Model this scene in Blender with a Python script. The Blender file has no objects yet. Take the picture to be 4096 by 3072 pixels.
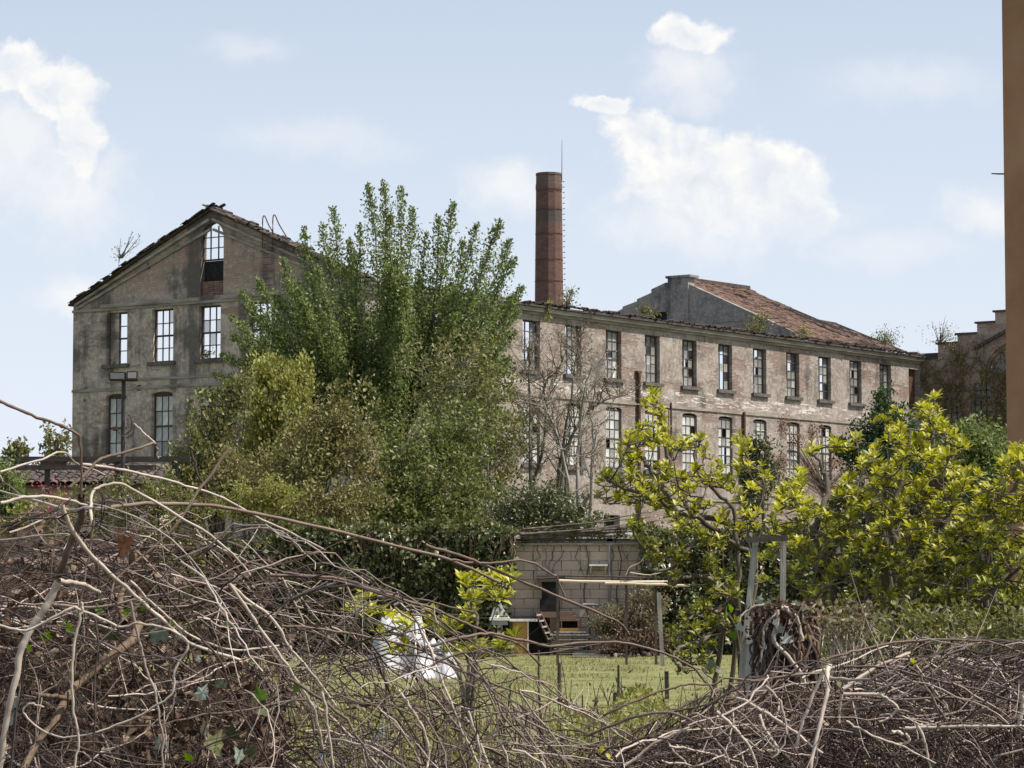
import bpy, bmesh, math, random
import numpy as np
from mathutils import Vector, Matrix, geometry

# ------------------------------------------------------------------ camera
scene = bpy.context.scene
FPX = 11290.0                       # focal length in photo pixels (photo is 4096 x 3072)
TH = math.atan(764 / FPX)           # the camera looks up by about 3.9 degrees
EYE = 1.7
cam_data = bpy.data.cameras.new('camera')
cam_data.sensor_width = 36.0
cam_data.lens = FPX / 4096 * 36.0
cam_data.clip_start = 0.1
cam_data.clip_end = 6000
camera = bpy.data.objects.new('camera', cam_data)
scene.collection.objects.link(camera)
camera.location = (0, 0, EYE)
camera.rotation_euler = (math.pi / 2 + TH, 0, 0)
scene.camera = camera

# ------------------------------------------------------------------ sun, exposure
SUN_AZ = math.radians(102)           # measured from +Y towards +X
SUN_EL = math.radians(55)
sd = Vector((math.sin(SUN_AZ) * math.cos(SUN_EL), math.cos(SUN_AZ) * math.cos(SUN_EL), math.sin(SUN_EL)))
sun_l = bpy.data.lights.new('sun', 'SUN')
sun_l.energy = 4.2
sun_l.angle = math.radians(1.2)
sun_l.color = (1.0, 0.94, 0.84)
sun = bpy.data.objects.new('sun', sun_l)
scene.collection.objects.link(sun)
sun.rotation_euler = (-sd).to_track_quat('-Z', 'Y').to_euler()
sun.location = (30, -8, 60)
scene.view_settings.view_transform = 'Standard'
scene.view_settings.look = 'None'
scene.view_settings.exposure = 0.60
scene.view_settings.gamma = 1.0
scene.view_settings.use_curve_mapping = False
scene.render.engine = 'CYCLES'
scene.cycles.use_denoising = True
scene.cycles.max_bounces = 6
scene.cycles.diffuse_bounces = 3
scene.cycles.glossy_bounces = 2
scene.cycles.transmission_bounces = 4
scene.cycles.transparent_max_bounces = 8


class NT:
    """small helper around a node tree"""
    def __init__(self, tree):
        self.t = tree
        tree.nodes.clear()

    def n(self, kind, **kw):
        nd = self.t.nodes.new(kind)
        for k, v in kw.items():
            setattr(nd, k, v)
        return nd

    def link(self, a, b):
        self.t.links.new(a, b)

    def put(self, sock, v):
        if isinstance(v, bpy.types.NodeSocket):
            self.t.links.new(v, sock)
        elif v is not None:
            sock.default_value = v

    def m(self, op, a, b=None, c=None, clamp=False):
        nd = self.t.nodes.new('ShaderNodeMath')
        nd.operation = op
        nd.use_clamp = clamp
        self.put(nd.inputs[0], a)
        self.put(nd.inputs[1], b)
        self.put(nd.inputs[2], c)
        return nd.outputs[0]

    def vm(self, op, a, b=None):
        nd = self.t.nodes.new('ShaderNodeVectorMath')
        nd.operation = op
        self.put(nd.inputs[0], a)
        self.put(nd.inputs[1], b)
        return nd.outputs['Value'] if op in ('LENGTH', 'DOT_PRODUCT', 'DISTANCE') else nd.outputs['Vector']

    def mr(self, v, a, b, c=0.0, d=1.0, smooth=True):
        nd = self.t.nodes.new('ShaderNodeMapRange')
        nd.interpolation_type = 'SMOOTHSTEP' if smooth else 'LINEAR'
        self.put(nd.inputs['Value'], v)
        for k, x in zip(('From Min', 'From Max', 'To Min', 'To Max'), (a, b, c, d)):
            self.put(nd.inputs[k], x)
        return nd.outputs['Result']

    def noise(self, vec, scale, detail=4.0, rough=0.55, dist=0.0, color=False):
        nd = self.t.nodes.new('ShaderNodeTexNoise')
        self.put(nd.inputs['Vector'], vec)
        nd.inputs['Scale'].default_value = scale
        nd.inputs['Detail'].default_value = detail
        nd.inputs['Roughness'].default_value = rough
        nd.inputs['Distortion'].default_value = dist
        return nd.outputs['Color' if color else 'Fac']

    def mix(self, f, a, b):
        nd = self.t.nodes.new('ShaderNodeMix')
        nd.data_type = 'RGBA'
        self.put(nd.inputs[0], f)
        self.put(nd.inputs[6], a if isinstance(a, bpy.types.NodeSocket) else (*a, 1))
        self.put(nd.inputs[7], b if isinstance(b, bpy.types.NodeSocket) else (*b, 1))
        return nd.outputs[2]

    def ramp(self, f, stops):
        nd = self.t.nodes.new('ShaderNodeValToRGB')
        el = nd.color_ramp.elements
        while len(el) < len(stops):
            el.new(0.5)
        for e, (p, c) in zip(el, stops):
            e.position = p
            e.color = (*c, 1)
        self.put(nd.inputs[0], f)
        return nd.outputs[0]

    def comb(self, x, y, z):
        nd = self.t.nodes.new('ShaderNodeCombineXYZ')
        for i, v in enumerate((x, y, z)):
            self.put(nd.inputs[i], v)
        return nd.outputs[0]

    def sep(self, v):
        nd = self.t.nodes.new('ShaderNodeSeparateXYZ')
        self.put(nd.inputs[0], v)
        return nd.outputs


# ------------------------------------------------------------------ world: sky with cumulus clouds
world = bpy.data.worlds.new('World')
scene.world = world
world.use_nodes = True
world.cycles.sampling_method = 'MANUAL'
world.cycles.sample_map_resolution = 256
w = NT(world.node_tree)
sky = w.n('ShaderNodeTexSky', sky_type='NISHITA')
sky.sun_disc = False
sky.sun_elevation = SUN_EL
sky.sun_rotation = SUN_AZ
sky.altitude = 100
sky.air_density = 1.0
sky.dust_density = 1.6
sky.ozone_density = 1.6
bg_sky = w.n('ShaderNodeBackground')
bg_sky.inputs['Strength'].default_value = 0.082
w.link(sky.outputs[0], bg_sky.inputs['Color'])
gen = w.n('ShaderNodeTexCoord').outputs['Generated']
dx, dy, dz = w.sep(gen)[:]
front = w.m('GREATER_THAN', dy, 0.3)
ysafe = w.m('MAXIMUM', dy, 0.3)
pa, pe = w.m('DIVIDE', dx, ysafe), w.m('DIVIDE', dz, ysafe)
p2 = w.comb(pa, pe, 0.0)
warp = w.vm('SCALE', w.vm('SUBTRACT', w.noise(p2, 34, 4, 0.6, color=True), (0.5, 0.5, 0.5)))
warp.node.inputs['Scale'].default_value = 0.022
p2 = w.vm('ADD', p2, warp)


def tang(px, py):
    a, b = (px - 2048) / FPX, (1536 - py) / FPX
    y = math.cos(TH) - b * math.sin(TH)
    return a / y, (math.sin(TH) + b * math.cos(TH)) / y


SOLID = [(50, 270, 190, 110), (240, 370, 190, 150), (310, 560, 120, 220), (2420, 440, 110, 50), (2600, 540, 190, 100), (2790, 560, 110, 90),
         (2800, 700, 380, 210), (3080, 730, 260, 180), (3220, 850, 150, 220), (2750, 130, 190, 80)]
SOFT = [(260, 740, 330, 260), (20, 560, 330, 360), (2900, 860, 620, 190), (2750, 270, 260, 200),
        (2060, 750, 260, 150), (3970, 850, 260, 120), (290, 1170, 230, 100)]
FAINT = [(1010, 220, 260, 85), (3650, 330, 520, 130), (1250, 560, 500, 120), (3550, 1000, 420, 120)]


def field(vec, puffs):
    out = None
    for (px, py, rx, ry) in puffs:
        a, e = tang(px, py)
        q = w.vm('MULTIPLY', w.vm('SUBTRACT', vec, (a, e, 0)), (FPX / rx, FPX / ry, 0))
        m_ = w.m('SUBTRACT', 1.0, w.vm('LENGTH', q))
        out = m_ if out is None else w.m('SMOOTH_MAX', out, m_, 0.25)
    return out


fs = field(p2, SOLID)
ff = field(p2, SOFT)
ft = field(p2, FAINT)
nz = w.noise(p2, 75, 6, 0.60)
nz2 = w.noise(w.vm('ADD', p2, (0.004, 0.004, 0)), 75, 3, 0.55)
dens = w.m('ADD', fs, w.m('MULTIPLY', w.m('SUBTRACT', nz, 0.5), 1.0))
a_solid = w.m('MULTIPLY', w.mr(dens, -0.05, 0.38), w.mr(pe, 0.108, 0.142, 0.12, 0.97))
a_soft = w.m('MULTIPLY', w.mr(w.m('ADD', ff, w.m('MULTIPLY', w.m('SUBTRACT', nz, 0.5), 1.1)), -0.15, 1.0), 0.62)
# the same kind of sky goes on outside the frame
gn = w.noise(w.vm('MULTIPLY', gen, (1, 1, 2.2)), 3.2, 5, 0.58)
outside = w.m('MAXIMUM', w.mr(w.m('ABSOLUTE', pa), 0.2, 0.32), w.m('MAXIMUM', w.mr(pe, 0.22, 0.34), w.m('SUBTRACT', 1.0, front)))
a_gen = w.m('MULTIPLY', w.m('MULTIPLY', w.mr(gn, 0.52, 0.68), outside), w.mr(dz, 0.02, 0.2, 0.3, 0.85))
a_faint = w.m('MULTIPLY', w.mr(w.m('ADD', ft, w.m('MULTIPLY', w.m('SUBTRACT', nz, 0.5), 0.8)), -0.1, 1.0), 0.30)
a_front = w.m('MULTIPLY', w.m('MAXIMUM', w.m('MAXIMUM', a_solid, a_soft), a_faint), front)
alpha = w.m('MAXIMUM', a_front, a_gen)
lit = w.m('ADD', w.m('MULTIPLY', fs, -0.75), w.m('ADD', w.m('MULTIPLY', w.m('SUBTRACT', nz, nz2), 1.6), 0.95), clamp=True)
c_cloud = w.mix(lit, (0.74, 0.79, 0.87), (1.0, 0.98, 0.945))
bg_cloud = w.n('ShaderNodeBackground')
bg_cloud.inputs['Strength'].default_value = 0.68
w.link(c_cloud, bg_cloud.inputs['Color'])
# pale spring haze, thicker towards the horizon all the way round
bg_haze = w.n('ShaderNodeBackground')
bg_haze.inputs['Color'].default_value = (0.80, 0.865, 0.985, 1)
bg_haze.inputs['Strength'].default_value = 0.69
mh = w.n('ShaderNodeMixShader')
w.link(w.mr(w.m('ABSOLUTE', dz), 0.0, 0.34, 1.0, 0.22, smooth=False), mh.inputs[0])
w.link(bg_sky.outputs[0], mh.inputs[1])
w.link(bg_haze.outputs[0], mh.inputs[2])
mc = w.n('ShaderNodeMixShader')
w.link(alpha, mc.inputs[0])
w.link(mh.outputs[0], mc.inputs[1])
w.link(bg_cloud.outputs[0], mc.inputs[2])
wo = w.n('ShaderNodeOutputWorld')
w.link(mc.outputs[0], wo.inputs['Surface'])

# ------------------------------------------------------------------ helpers
R = random.Random(7)
NR = np.random.default_rng(7)
COL = scene.collection
ct_, st_ = math.cos(TH), math.sin(TH)


def P(px, py, Y):
    """point seen at photo pixel (px, py) that stands Y metres ahead"""
    a, b = (px - 2048) / FPX, (1536 - py) / FPX
    d = np.array([a, ct_ - b * st_, st_ + b * ct_])
    return np.array([0, 0, EYE]) + d * (Y / d[1])


def Pn(q):
    """the same for an (N,3) array of (px, py, Y)"""
    q = np.asarray(q, float)
    a, b = (q[:, 0] - 2048) / FPX, (1536 - q[:, 1]) / FPX
    y = ct_ - b * st_
    k = q[:, 2] / y
    return np.stack([a * k, q[:, 2], EYE + (st_ + b * ct_) * k], 1)


def px_m(Y):
    return Y / FPX


def tag(o, label=None, cat=None, group=None, kind=None):
    for k, v in (('label', label), ('category', cat), ('group', group), ('kind', kind)):
        if v:
            o[k] = v
    return o


def empty(name, loc, rz=0.0, label=None, cat=None, group=None):
    o = bpy.data.objects.new(name, None)
    o.empty_display_size = 0.2
    COL.objects.link(o)
    o.location = tuple(float(x) for x in loc)
    o.rotation_euler = (0, 0, rz)
    return tag(o, label, cat, group)


def mesh_np(name, V, F, mat, smooth=False):
    V = np.asarray(V, np.float32)
    F = np.asarray(F, np.int32)
    me = bpy.data.meshes.new(name)
    M, k = F.shape
    me.vertices.add(len(V))
    me.vertices.foreach_set('co', V.ravel())
    me.loops.add(M * k)
    me.loops.foreach_set('vertex_index', F.ravel())
    me.polygons.add(M)
    me.polygons.foreach_set('loop_start', np.arange(0, M * k, k, dtype=np.int32))
    if smooth:
        me.polygons.foreach_set('use_smooth', np.ones(M, bool))
    me.update(calc_edges=True)
    me.materials.append(mat)
    return me


def link(name, me, parent=None):
    o = bpy.data.objects.new(name, me)
    COL.objects.link(o)
    if parent is not None:
        o.parent = parent
    return o


def obj_np(name, V, F, mat, parent=None, smooth=False, world=True):
    """V in world metres; with a parent that is not rotated they are made local to it"""
    V = np.asarray(V, float)
    if parent is not None and world:
        loc = np.array(parent.location)
        if parent.parent is not None:
            loc = loc + np.array(parent.parent.location)
        V = V - loc
    return link(name, mesh_np(name, V, F, mat, smooth), parent)


class MB:
    """collects boxes, prisms and polygons into one mesh"""
    def __init__(self):
        self.v, self.f = [], []

    def box(self, a, b):
        (x0, y0, z0), (x1, y1, z1) = a, b
        n = len(self.v)
        self.v += [(x0, y0, z0), (x1, y0, z0), (x1, y1, z0), (x0, y1, z0), (x0, y0, z1), (x1, y0, z1), (x1, y1, z1), (x0, y1, z1)]
        self.f += [tuple(n + i for i in q) for q in ((0, 3, 2, 1), (4, 5, 6, 7), (0, 1, 5, 4), (1, 2, 6, 5), (2, 3, 7, 6), (3, 0, 4, 7))]
        return self

    def bar(self, p, q, wd, th, up=(0, 0, 1)):
        """box beam from p to q, wd wide, th thick"""
        p, q = Vector(p), Vector(q)
        d = (q - p).normalized()
        s = d.cross(Vector(up))
        if s.length < 1e-4:
            s = d.cross(Vector((1, 0, 0)))
        s.normalize()
        t = s.cross(d)
        n = len(self.v)
        for e in (p, q):
            for a, b in ((-1, -1), (1, -1), (1, 1), (-1, 1)):
                self.v.append(tuple(e + s * (a * wd / 2) + t * (b * th / 2)))
        self.f += [tuple(n + i for i in k) for k in ((3, 2, 1, 0), (4, 5, 6, 7), (0, 1, 5, 4), (1, 2, 6, 5), (2, 3, 7, 6), (3, 0, 4, 7))]
        return self

    def lathe(self, prof, c=(0, 0), n=12):
        k0 = len(self.v)
        for (r, z) in prof:
            for i in range(n):
                a = 2 * math.pi * (i + 0.5) / n
                self.v.append((c[0] + r * math.cos(a), c[1] + r * math.sin(a), z))
        for j in range(len(prof) - 1):
            for i in range(n):
                a, b = k0 + j * n + i, k0 + j * n + (i + 1) % n
                self.f.append((a, b, b + n, a + n))
        return self

    def poly(self, loops, place, thick):
        """extruded 2D outline with holes; place(a, z, depth) gives the point"""
        lv = [[Vector((a, z, 0)) for a, z in lp] for lp in loops]
        tris = geometry.tessellate_polygon(lv)
        flat = [q for lp in loops for q in lp]
        n = len(self.v)
        N = len(flat)
        self.v += [place(a, z, 0) for a, z in flat] + [place(a, z, thick) for a, z in flat]
        for t in tris:
            self.f.append(tuple(n + i for i in t))
            self.f.append(tuple(n + N + i for i in reversed(t)))
        k = 0
        for lp in loops:
            m = len(lp)
            for i in range(m):
                a, b = n + k + i, n + k + (i + 1) % m
                self.f.append((a, b, b + N, a + N))
            k += m
        return self

    def mesh(self, name, mat):
        me = bpy.data.meshes.new(name)
        me.from_pydata([tuple(map(float, q)) for q in self.v], [], self.f)
        bm = bmesh.new()
        bm.from_mesh(me)
        bmesh.ops.recalc_face_normals(bm, faces=bm.faces)
        bm.to_mesh(me)
        bm.free()
        me.materials.append(mat)
        return me

    def build(self, name, mat, parent=None, world=False):
        if world and parent is not None:
            loc = Vector(parent.location)
            if parent.parent is not None:
                loc = loc + Vector(parent.parent.location)
            self.v = [tuple(Vector(q) - loc) for q in self.v]
        return link(name, self.mesh(name, mat), parent)


def tube_arrays(polys, sides=5, cap=False):
    """polys: list of (pts Nx3, radii N) -> V, F (quads)"""
    Vs, Fs, n0 = [], [], 0
    ang = np.arange(sides) * 2 * math.pi / sides
    ca, sa = np.cos(ang), np.sin(ang)
    i = np.arange(sides)
    j = (i + 1) % sides
    for pts, rad in polys:
        pts = np.asarray(pts, float)
        rad = np.asarray(rad, float)
        N = len(pts)
        tg = np.gradient(pts, axis=0)
        tg /= np.linalg.norm(tg, axis=1, keepdims=True) + 1e-9
        md = np.abs(tg.mean(0))
        ref = np.zeros(3)
        ref[int(np.argmin(md))] = 1
        s = np.cross(tg, ref)
        s /= np.linalg.norm(s, axis=1, keepdims=True) + 1e-9
        t = np.cross(s, tg)
        ring = pts[:, None, :] + rad[:, None, None] * (ca[None, :, None] * s[:, None, :] + sa[None, :, None] * t[:, None, :])
        Vs.append(ring.reshape(-1, 3))
        k = np.arange(N - 1)[:, None] * sides + n0
        Fs.append(np.stack([k + i, k + j, k + j + sides, k + i + sides], 2).reshape(-1, 4))
        n0 += N * sides
    return np.concatenate(Vs), np.concatenate(Fs)


def tubes(name, polys, mat, parent=None, sides=5, world=True):
    V, F = tube_arrays(polys, sides)
    return obj_np(name, V, F, mat, parent, True, world)


def spline(ctrl, n=14):
    """Catmull-Rom through control points (any dimension)"""
    c = np.asarray(ctrl, float)
    c = np.vstack([2 * c[0] - c[1], c, 2 * c[-1] - c[-2]])
    m = len(c) - 3
    out = []
    for t in np.linspace(0, m - 1e-6, n):
        k = int(t)
        x = t - k
        a, b, d, e = c[k:k + 4]
        out.append(0.5 * (2 * b + (d - a) * x + (2 * a - 5 * b + 4 * d - e) * x * x + (3 * b - a - 3 * d + e) * x ** 3))
    return np.array(out)


def unit(v):
    return v / (np.linalg.norm(v, axis=-1, keepdims=True) + 1e-9)


def leaf_arrays(pts, axes, length, width, fold=0.25, rng=NR, droop=0.0):
    """folded diamond leaves: base at pts, growing along axes"""
    N = len(pts)
    ax = unit(axes)
    rnd = unit(rng.normal(size=(N, 3)))
    sd_ = unit(np.cross(ax, rnd))
    nm = np.cross(sd_, ax)
    L = np.asarray(length).reshape(-1, 1) * np.ones((N, 1))
    W = np.asarray(width).reshape(-1, 1) * np.ones((N, 1))
    mid = pts + ax * L * 0.45
    V = np.stack([pts, mid - sd_ * W * .5 + nm * W * fold, pts + ax * L - nm * L * droop, mid + sd_ * W * .5 + nm * W * fold], 1).reshape(-1, 3)
    k = np.arange(N)[:, None] * 4
    F = np.concatenate([k + np.array([[0, 1, 2]]), k + np.array([[0, 2, 3]])], 0)
    return V, F


def leaves(name, pts, axes, length, width, mat, parent=None, stuff=True, **kw):
    V, F = leaf_arrays(np.asarray(pts), np.asarray(axes), length, width, **kw)
    o = obj_np(name, V, F, mat, parent)
    if stuff:
        o['kind'] = 'stuff'
    return o
# ------------------------------------------------------------------ materials
MATS = {}


def mat_new(name):
    m = bpy.data.materials.new(name)
    m.use_nodes = True
    t = NT(m.node_tree)
    out = t.n('ShaderNodeOutputMaterial')
    MATS[name] = m
    return m, t, out


def principled(t, color, rough=0.8, spec=0.3, metal=0.0, bump=None, bstr=0.3, bdist=0.02):
    b = t.n('ShaderNodeBsdfPrincipled')
    t.put(b.inputs['Base Color'], color if isinstance(color, bpy.types.NodeSocket) else (*color, 1))
    t.put(b.inputs['Roughness'], rough)
    b.inputs['Specular IOR Level'].default_value = spec
    b.inputs['Metallic'].default_value = metal
    if bump is not None:
        bn = t.n('ShaderNodeBump')
        bn.inputs['Strength'].default_value = bstr
        bn.inputs['Distance'].default_value = bdist
        t.link(bump, bn.inputs['Height'])
        t.link(bn.outputs[0], b.inputs['Normal'])
    return b


def mottled(name, stops, scale=2.0, rough=0.85, spec=0.25, detail=6, stretch=(1, 1, 1), bstr=0.3, bdist=0.02, metal=0.0, island=0.0):
    m, t, out = mat_new(name)
    co = t.n('ShaderNodeTexCoord').outputs['Object']
    v = t.vm('MULTIPLY', co, stretch)
    f = t.noise(v, scale, detail, 0.62)
    f2 = t.mr(f, 0.28, 0.72, smooth=False)
    if island:
        rp = t.n('ShaderNodeNewGeometry').outputs['Random Per Island']
        oi = t.n('ShaderNodeObjectInfo').outputs['Random']
        rr = t.m('FRACT', t.m('ADD', rp, oi))
        f2 = t.m('ADD', t.m('MULTIPLY', f2, 1 - island), t.m('MULTIPLY', rr, island), clamp=True)
    c = t.ramp(f2, stops)
    b = principled(t, c, rough, spec, metal, t.noise(v, scale * 3.5, 5, 0.6), bstr, bdist)
    t.link(b.outputs[0], out.inputs[0])
    return m


def leaf_mat(name, stops, trans=0.4, rough=0.45, spec=0.4):
    m, t, out = mat_new(name)
    g = t.n('ShaderNodeNewGeometry')
    oi = t.n('ShaderNodeObjectInfo').outputs['Random']
    r = t.m('FRACT', t.m('ADD', g.outputs['Random Per Island'], oi))
    c = t.ramp(r, stops)
    b = principled(t, c, rough, spec)
    tr = t.n('ShaderNodeBsdfTranslucent')
    hs = t.n('ShaderNodeHueSaturation')
    hs.inputs['Value'].default_value = 1.15
    hs.inputs['Saturation'].default_value = 1.1
    t.link(c, hs.inputs['Color'])
    t.link(hs.outputs[0], tr.inputs['Color'])
    mx = t.n('ShaderNodeMixShader')
    mx.inputs[0].default_value = trans
    t.link(b.outputs[0], mx.inputs[1])
    t.link(tr.outputs[0], mx.inputs[2])
    t.link(mx.outputs[0], out.inputs[0])
    return m


def facade(name, axis, plaster, plaster2, brick, dark, brick_amt, dark_amt, spall=0.0, upper=None):
    """old render over brick; axis 0 = the wall runs along X, 1 = along Y"""
    m, t, out = mat_new(name)
    co = t.n('ShaderNodeTexCoord').outputs['Object']
    x, y, z = t.sep(co)[:]
    a = (x, y)[axis]
    p = t.comb(a, z, 0.0)
    big = t.noise(p, 0.22, 6, 0.6)
    med = t.noise(p, 0.9, 8, 0.65)
    fine = t.noise(p, 5.0, 6, 0.7)
    base = t.mix(t.mr(med, 0.35, 0.65), plaster, plaster2)
    base = t.mix(t.m('MULTIPLY', t.mr(fine, 0.46, 0.62), 0.55), base, tuple(min(1, c * 1.45) for c in plaster2))
    bk = t.n('ShaderNodeTexBrick')
    t.link(p, bk.inputs['Vector'])
    bk.inputs['Scale'].default_value = 1.0
    bk.inputs['Brick Width'].default_value = 0.27
    bk.inputs['Row Height'].default_value = 0.08
    bk.inputs['Mortar Size'].default_value = 0.008
    bk.inputs['Color1'].default_value = (*brick, 1)
    bk.inputs['Color2'].default_value = (*[c * 0.72 for c in brick], 1)
    bk.inputs['Mortar'].default_value = (*[min(1, c * 1.3 + 0.06) for c in plaster], 1)
    wide = t.noise(t.comb(t.m('MULTIPLY', a, 0.35), t.m('MULTIPLY', z, 1.5), 3.1), 0.8, 8, 0.7)
    fb = t.mr(t.m('ADD', t.m('MULTIPLY', wide, 0.6), t.m('MULTIPLY', big, 0.4)), 0.61 - brick_amt, 0.64 - brick_amt)
    if upper is not None:
        up = t.mr(z, upper, upper + 0.5)
        fb = t.m('MAXIMUM', fb, t.m('MULTIPLY', up, t.mr(t.m('ADD', t.m('MULTIPLY', wide, 0.5), t.m('MULTIPLY', med, 0.5)), 0.38, 0.6)))
    col = t.mix(t.m('MULTIPLY', fb, 0.85), base, bk.outputs['Color'])
    # soot and damp streaks running down
    st = t.noise(t.comb(t.m('MULTIPLY', a, 1.7), t.m('MULTIPLY', z, 0.16), 1.7), 1.0, 6, 0.6)
    blot = t.noise(t.comb(a, z, 9.0), 0.33, 5, 0.6)
    fd = t.mr(t.m('ADD', t.m('MULTIPLY', st, 0.35), t.m('MULTIPLY', blot, 0.65)), 0.62 - dark_amt, 0.74 - dark_amt)
    col = t.mix(t.m('MULTIPLY', fd, 0.8), col, dark)
    if spall:
        sp = t.noise(t.comb(t.m('MULTIPLY', a, 1.0), t.m('MULTIPLY', z, 6.0), 5.0), 1.3, 5, 0.75)
        band = t.m('MULTIPLY', t.mr(z, 10.75, 11.0), t.mr(z, 11.75, 11.5))
        fs_ = t.m('MULTIPLY', t.m('MULTIPLY', t.mr(sp, 0.54, 0.575), band), spall)
        col = t.mix(fs_, col, (0.62, 0.58, 0.55))
        sp2 = t.noise(t.comb(t.m('MULTIPLY', a, 2.0), t.m('MULTIPLY', z, 5.0), 15.0), 1.1, 6, 0.75)
        col = t.mix(t.m('MULTIPLY', t.mr(sp2, 0.585, 0.62), 0.55), col, (0.55, 0.48, 0.44))
    hgt = t.m('ADD', t.m('MULTIPLY', fine, 0.5), t.m('MULTIPLY', fb, -0.6))
    b = principled(t, col, 0.92, 0.1, bump=hgt, bstr=0.6, bdist=0.05)
    t.link(b.outputs[0], out.inputs[0])
    return m


M_GABLE = facade('render_sooty', 1, (0.28, 0.23, 0.185), (0.46, 0.395, 0.325), (0.31, 0.18, 0.13), (0.075, 0.073, 0.07), 0.06, 0.155, upper=14.6)
M_WING = facade('render_pink', 0, (0.20, 0.167, 0.146), (0.32, 0.275, 0.244), (0.23, 0.155, 0.125), (0.10, 0.088, 0.08), 0.09, 0.105, spall=0.9)
M_STEP = facade('render_overgrown', 1, (0.26, 0.20, 0.165), (0.36, 0.29, 0.24), (0.30, 0.17, 0.13), (0.10, 0.085, 0.075), 0.10, 0.07)
M_CONC = facade('bare_concrete', 1, (0.17, 0.16, 0.15), (0.27, 0.25, 0.23), (0.12, 0.11, 0.10), (0.07, 0.068, 0.065), 0.0, 0.08)
M_TRIM = mottled('cornice_stone', [(0, (0.13, 0.115, 0.10)), (0.5, (0.27, 0.24, 0.205)), (1, (0.40, 0.37, 0.32))], 1.6, stretch=(0.4, 0.4, 2))
M_SILL = mottled('sill_stone', [(0, (0.06, 0.055, 0.05)), (1, (0.17, 0.15, 0.135))], 3)
M_FRAME = mottled('window_iron', [(0, (0.035, 0.032, 0.03)), (1, (0.10, 0.085, 0.075))], 6)
M_WOOD_R = mottled('shutter_red_brown', [(0, (0.09, 0.045, 0.035)), (1, (0.20, 0.12, 0.09))], 4, stretch=(4, 4, 0.6))
M_TILE = mottled('clay_tile', [(0, (0.075, 0.05, 0.04)), (0.5, (0.165, 0.10, 0.075)), (1, (0.26, 0.18, 0.135))], 3, island=0.6)
M_TILE_D = mottled('clay_tile_sooty', [(0, (0.03, 0.026, 0.024)), (0.6, (0.085, 0.065, 0.056)), (1, (0.19, 0.13, 0.105))], 3, island=0.6)
M_TIMBER_D = mottled('timber_dark', [(0, (0.04, 0.033, 0.028)), (1, (0.11, 0.09, 0.075))], 4)
M_METAL_D = mottled('metal_dark', [(0, (0.025, 0.022, 0.02)), (1, (0.07, 0.055, 0.05))], 6, rough=0.6)
M_RUST = mottled('metal_rusty', [(0, (0.05, 0.025, 0.02)), (1, (0.14, 0.07, 0.05))], 6, rough=0.7)
M_METAL_G = mottled('metal_grey', [(0, (0.22, 0.22, 0.22)), (1, (0.40, 0.39, 0.38))], 6, rough=0.55)
M_FLOOR = mottled('slab_concrete', [(0, (0.09, 0.085, 0.08)), (1, (0.16, 0.15, 0.14))], 1)
M_SHED = mottled('block_concrete', [(0, (0.38, 0.30, 0.235)), (0.5, (0.49, 0.40, 0.32)), (1, (0.59, 0.495, 0.41))], 2.2, island=0.3, bstr=0.5)
M_MORTAR = mottled('block_mortar', [(0, (0.34, 0.28, 0.225)), (1, (0.47, 0.395, 0.325))], 5)
M_WHITE = mottled('white_paint_worn', [(0, (0.55, 0.54, 0.50)), (1, (0.82, 0.81, 0.78))], 4)
M_PALE_WOOD = mottled('wood_pale', [(0, (0.48, 0.38, 0.27)), (1, (0.78, 0.68, 0.55))], 5, stretch=(0.4, 3, 3))
M_GREY_WOOD = mottled('wood_weathered', [(0, (0.15, 0.14, 0.125)), (1, (0.40, 0.38, 0.34))], 6, stretch=(3, 3, 0.4))
M_ORANGE_WOOD = mottled('wood_orange', [(0, (0.36, 0.19, 0.055)), (1, (0.52, 0.30, 0.10))], 4, stretch=(3, 3, 0.5))
M_SOOT_SHADE = mottled('soot_shade_black', [(0, (0.008, 0.008, 0.009)), (1, (0.03, 0.028, 0.027))], 5)  # black of the sooty flue; also stands in for shade in openings
M_BRICK_R = mottled('brick_loose', [(0, (0.12, 0.075, 0.055)), (1, (0.27, 0.17, 0.125))], 6, island=0.5)
M_BARK = mottled('bark', [(0, (0.05, 0.04, 0.03)), (0.6, (0.13, 0.11, 0.085)), (1, (0.24, 0.21, 0.17))], 7, stretch=(1, 1, 0.3), bstr=0.6)
M_BARK_P = mottled('bark_pale', [(0, (0.13, 0.11, 0.09)), (1, (0.40, 0.36, 0.31))], 5, stretch=(1, 1, 0.3))
M_STUMP = mottled('bark_stump', [(0, (0.075, 0.05, 0.032)), (1, (0.24, 0.17, 0.115))], 14, stretch=(1, 1, 0.2), bstr=0.8)
M_CANE = mottled('cane', [(0, (0.045, 0.029, 0.023)), (0.45, (0.125, 0.087, 0.07)), (0.75, (0.28, 0.215, 0.18)), (1, (0.68, 0.60, 0.53))], 9, rough=0.6, spec=0.35, island=0.75, bstr=0.2, bdist=0.004)
M_CANE_D = mottled('cane_inner_shade', [(0, (0.018, 0.011, 0.009)), (0.55, (0.055, 0.034, 0.027)), (0.88, (0.15, 0.105, 0.086)), (1, (0.42, 0.34, 0.29))], 9, rough=0.75, island=0.85, bstr=0.2, bdist=0.004)  # old dark twigs, colour deepened to carry the shade inside the heaps
M_CANE_P = mottled('cane_bleached', [(0, (0.28, 0.215, 0.17)), (1, (0.60, 0.52, 0.44))], 12, rough=0.6, bstr=0.2, bdist=0.004)
M_CANE_B = mottled('cane_brown', [(0, (0.095, 0.06, 0.043)), (1, (0.24, 0.175, 0.13))], 12, rough=0.6, island=0.4, bstr=0.2, bdist=0.004)
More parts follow.
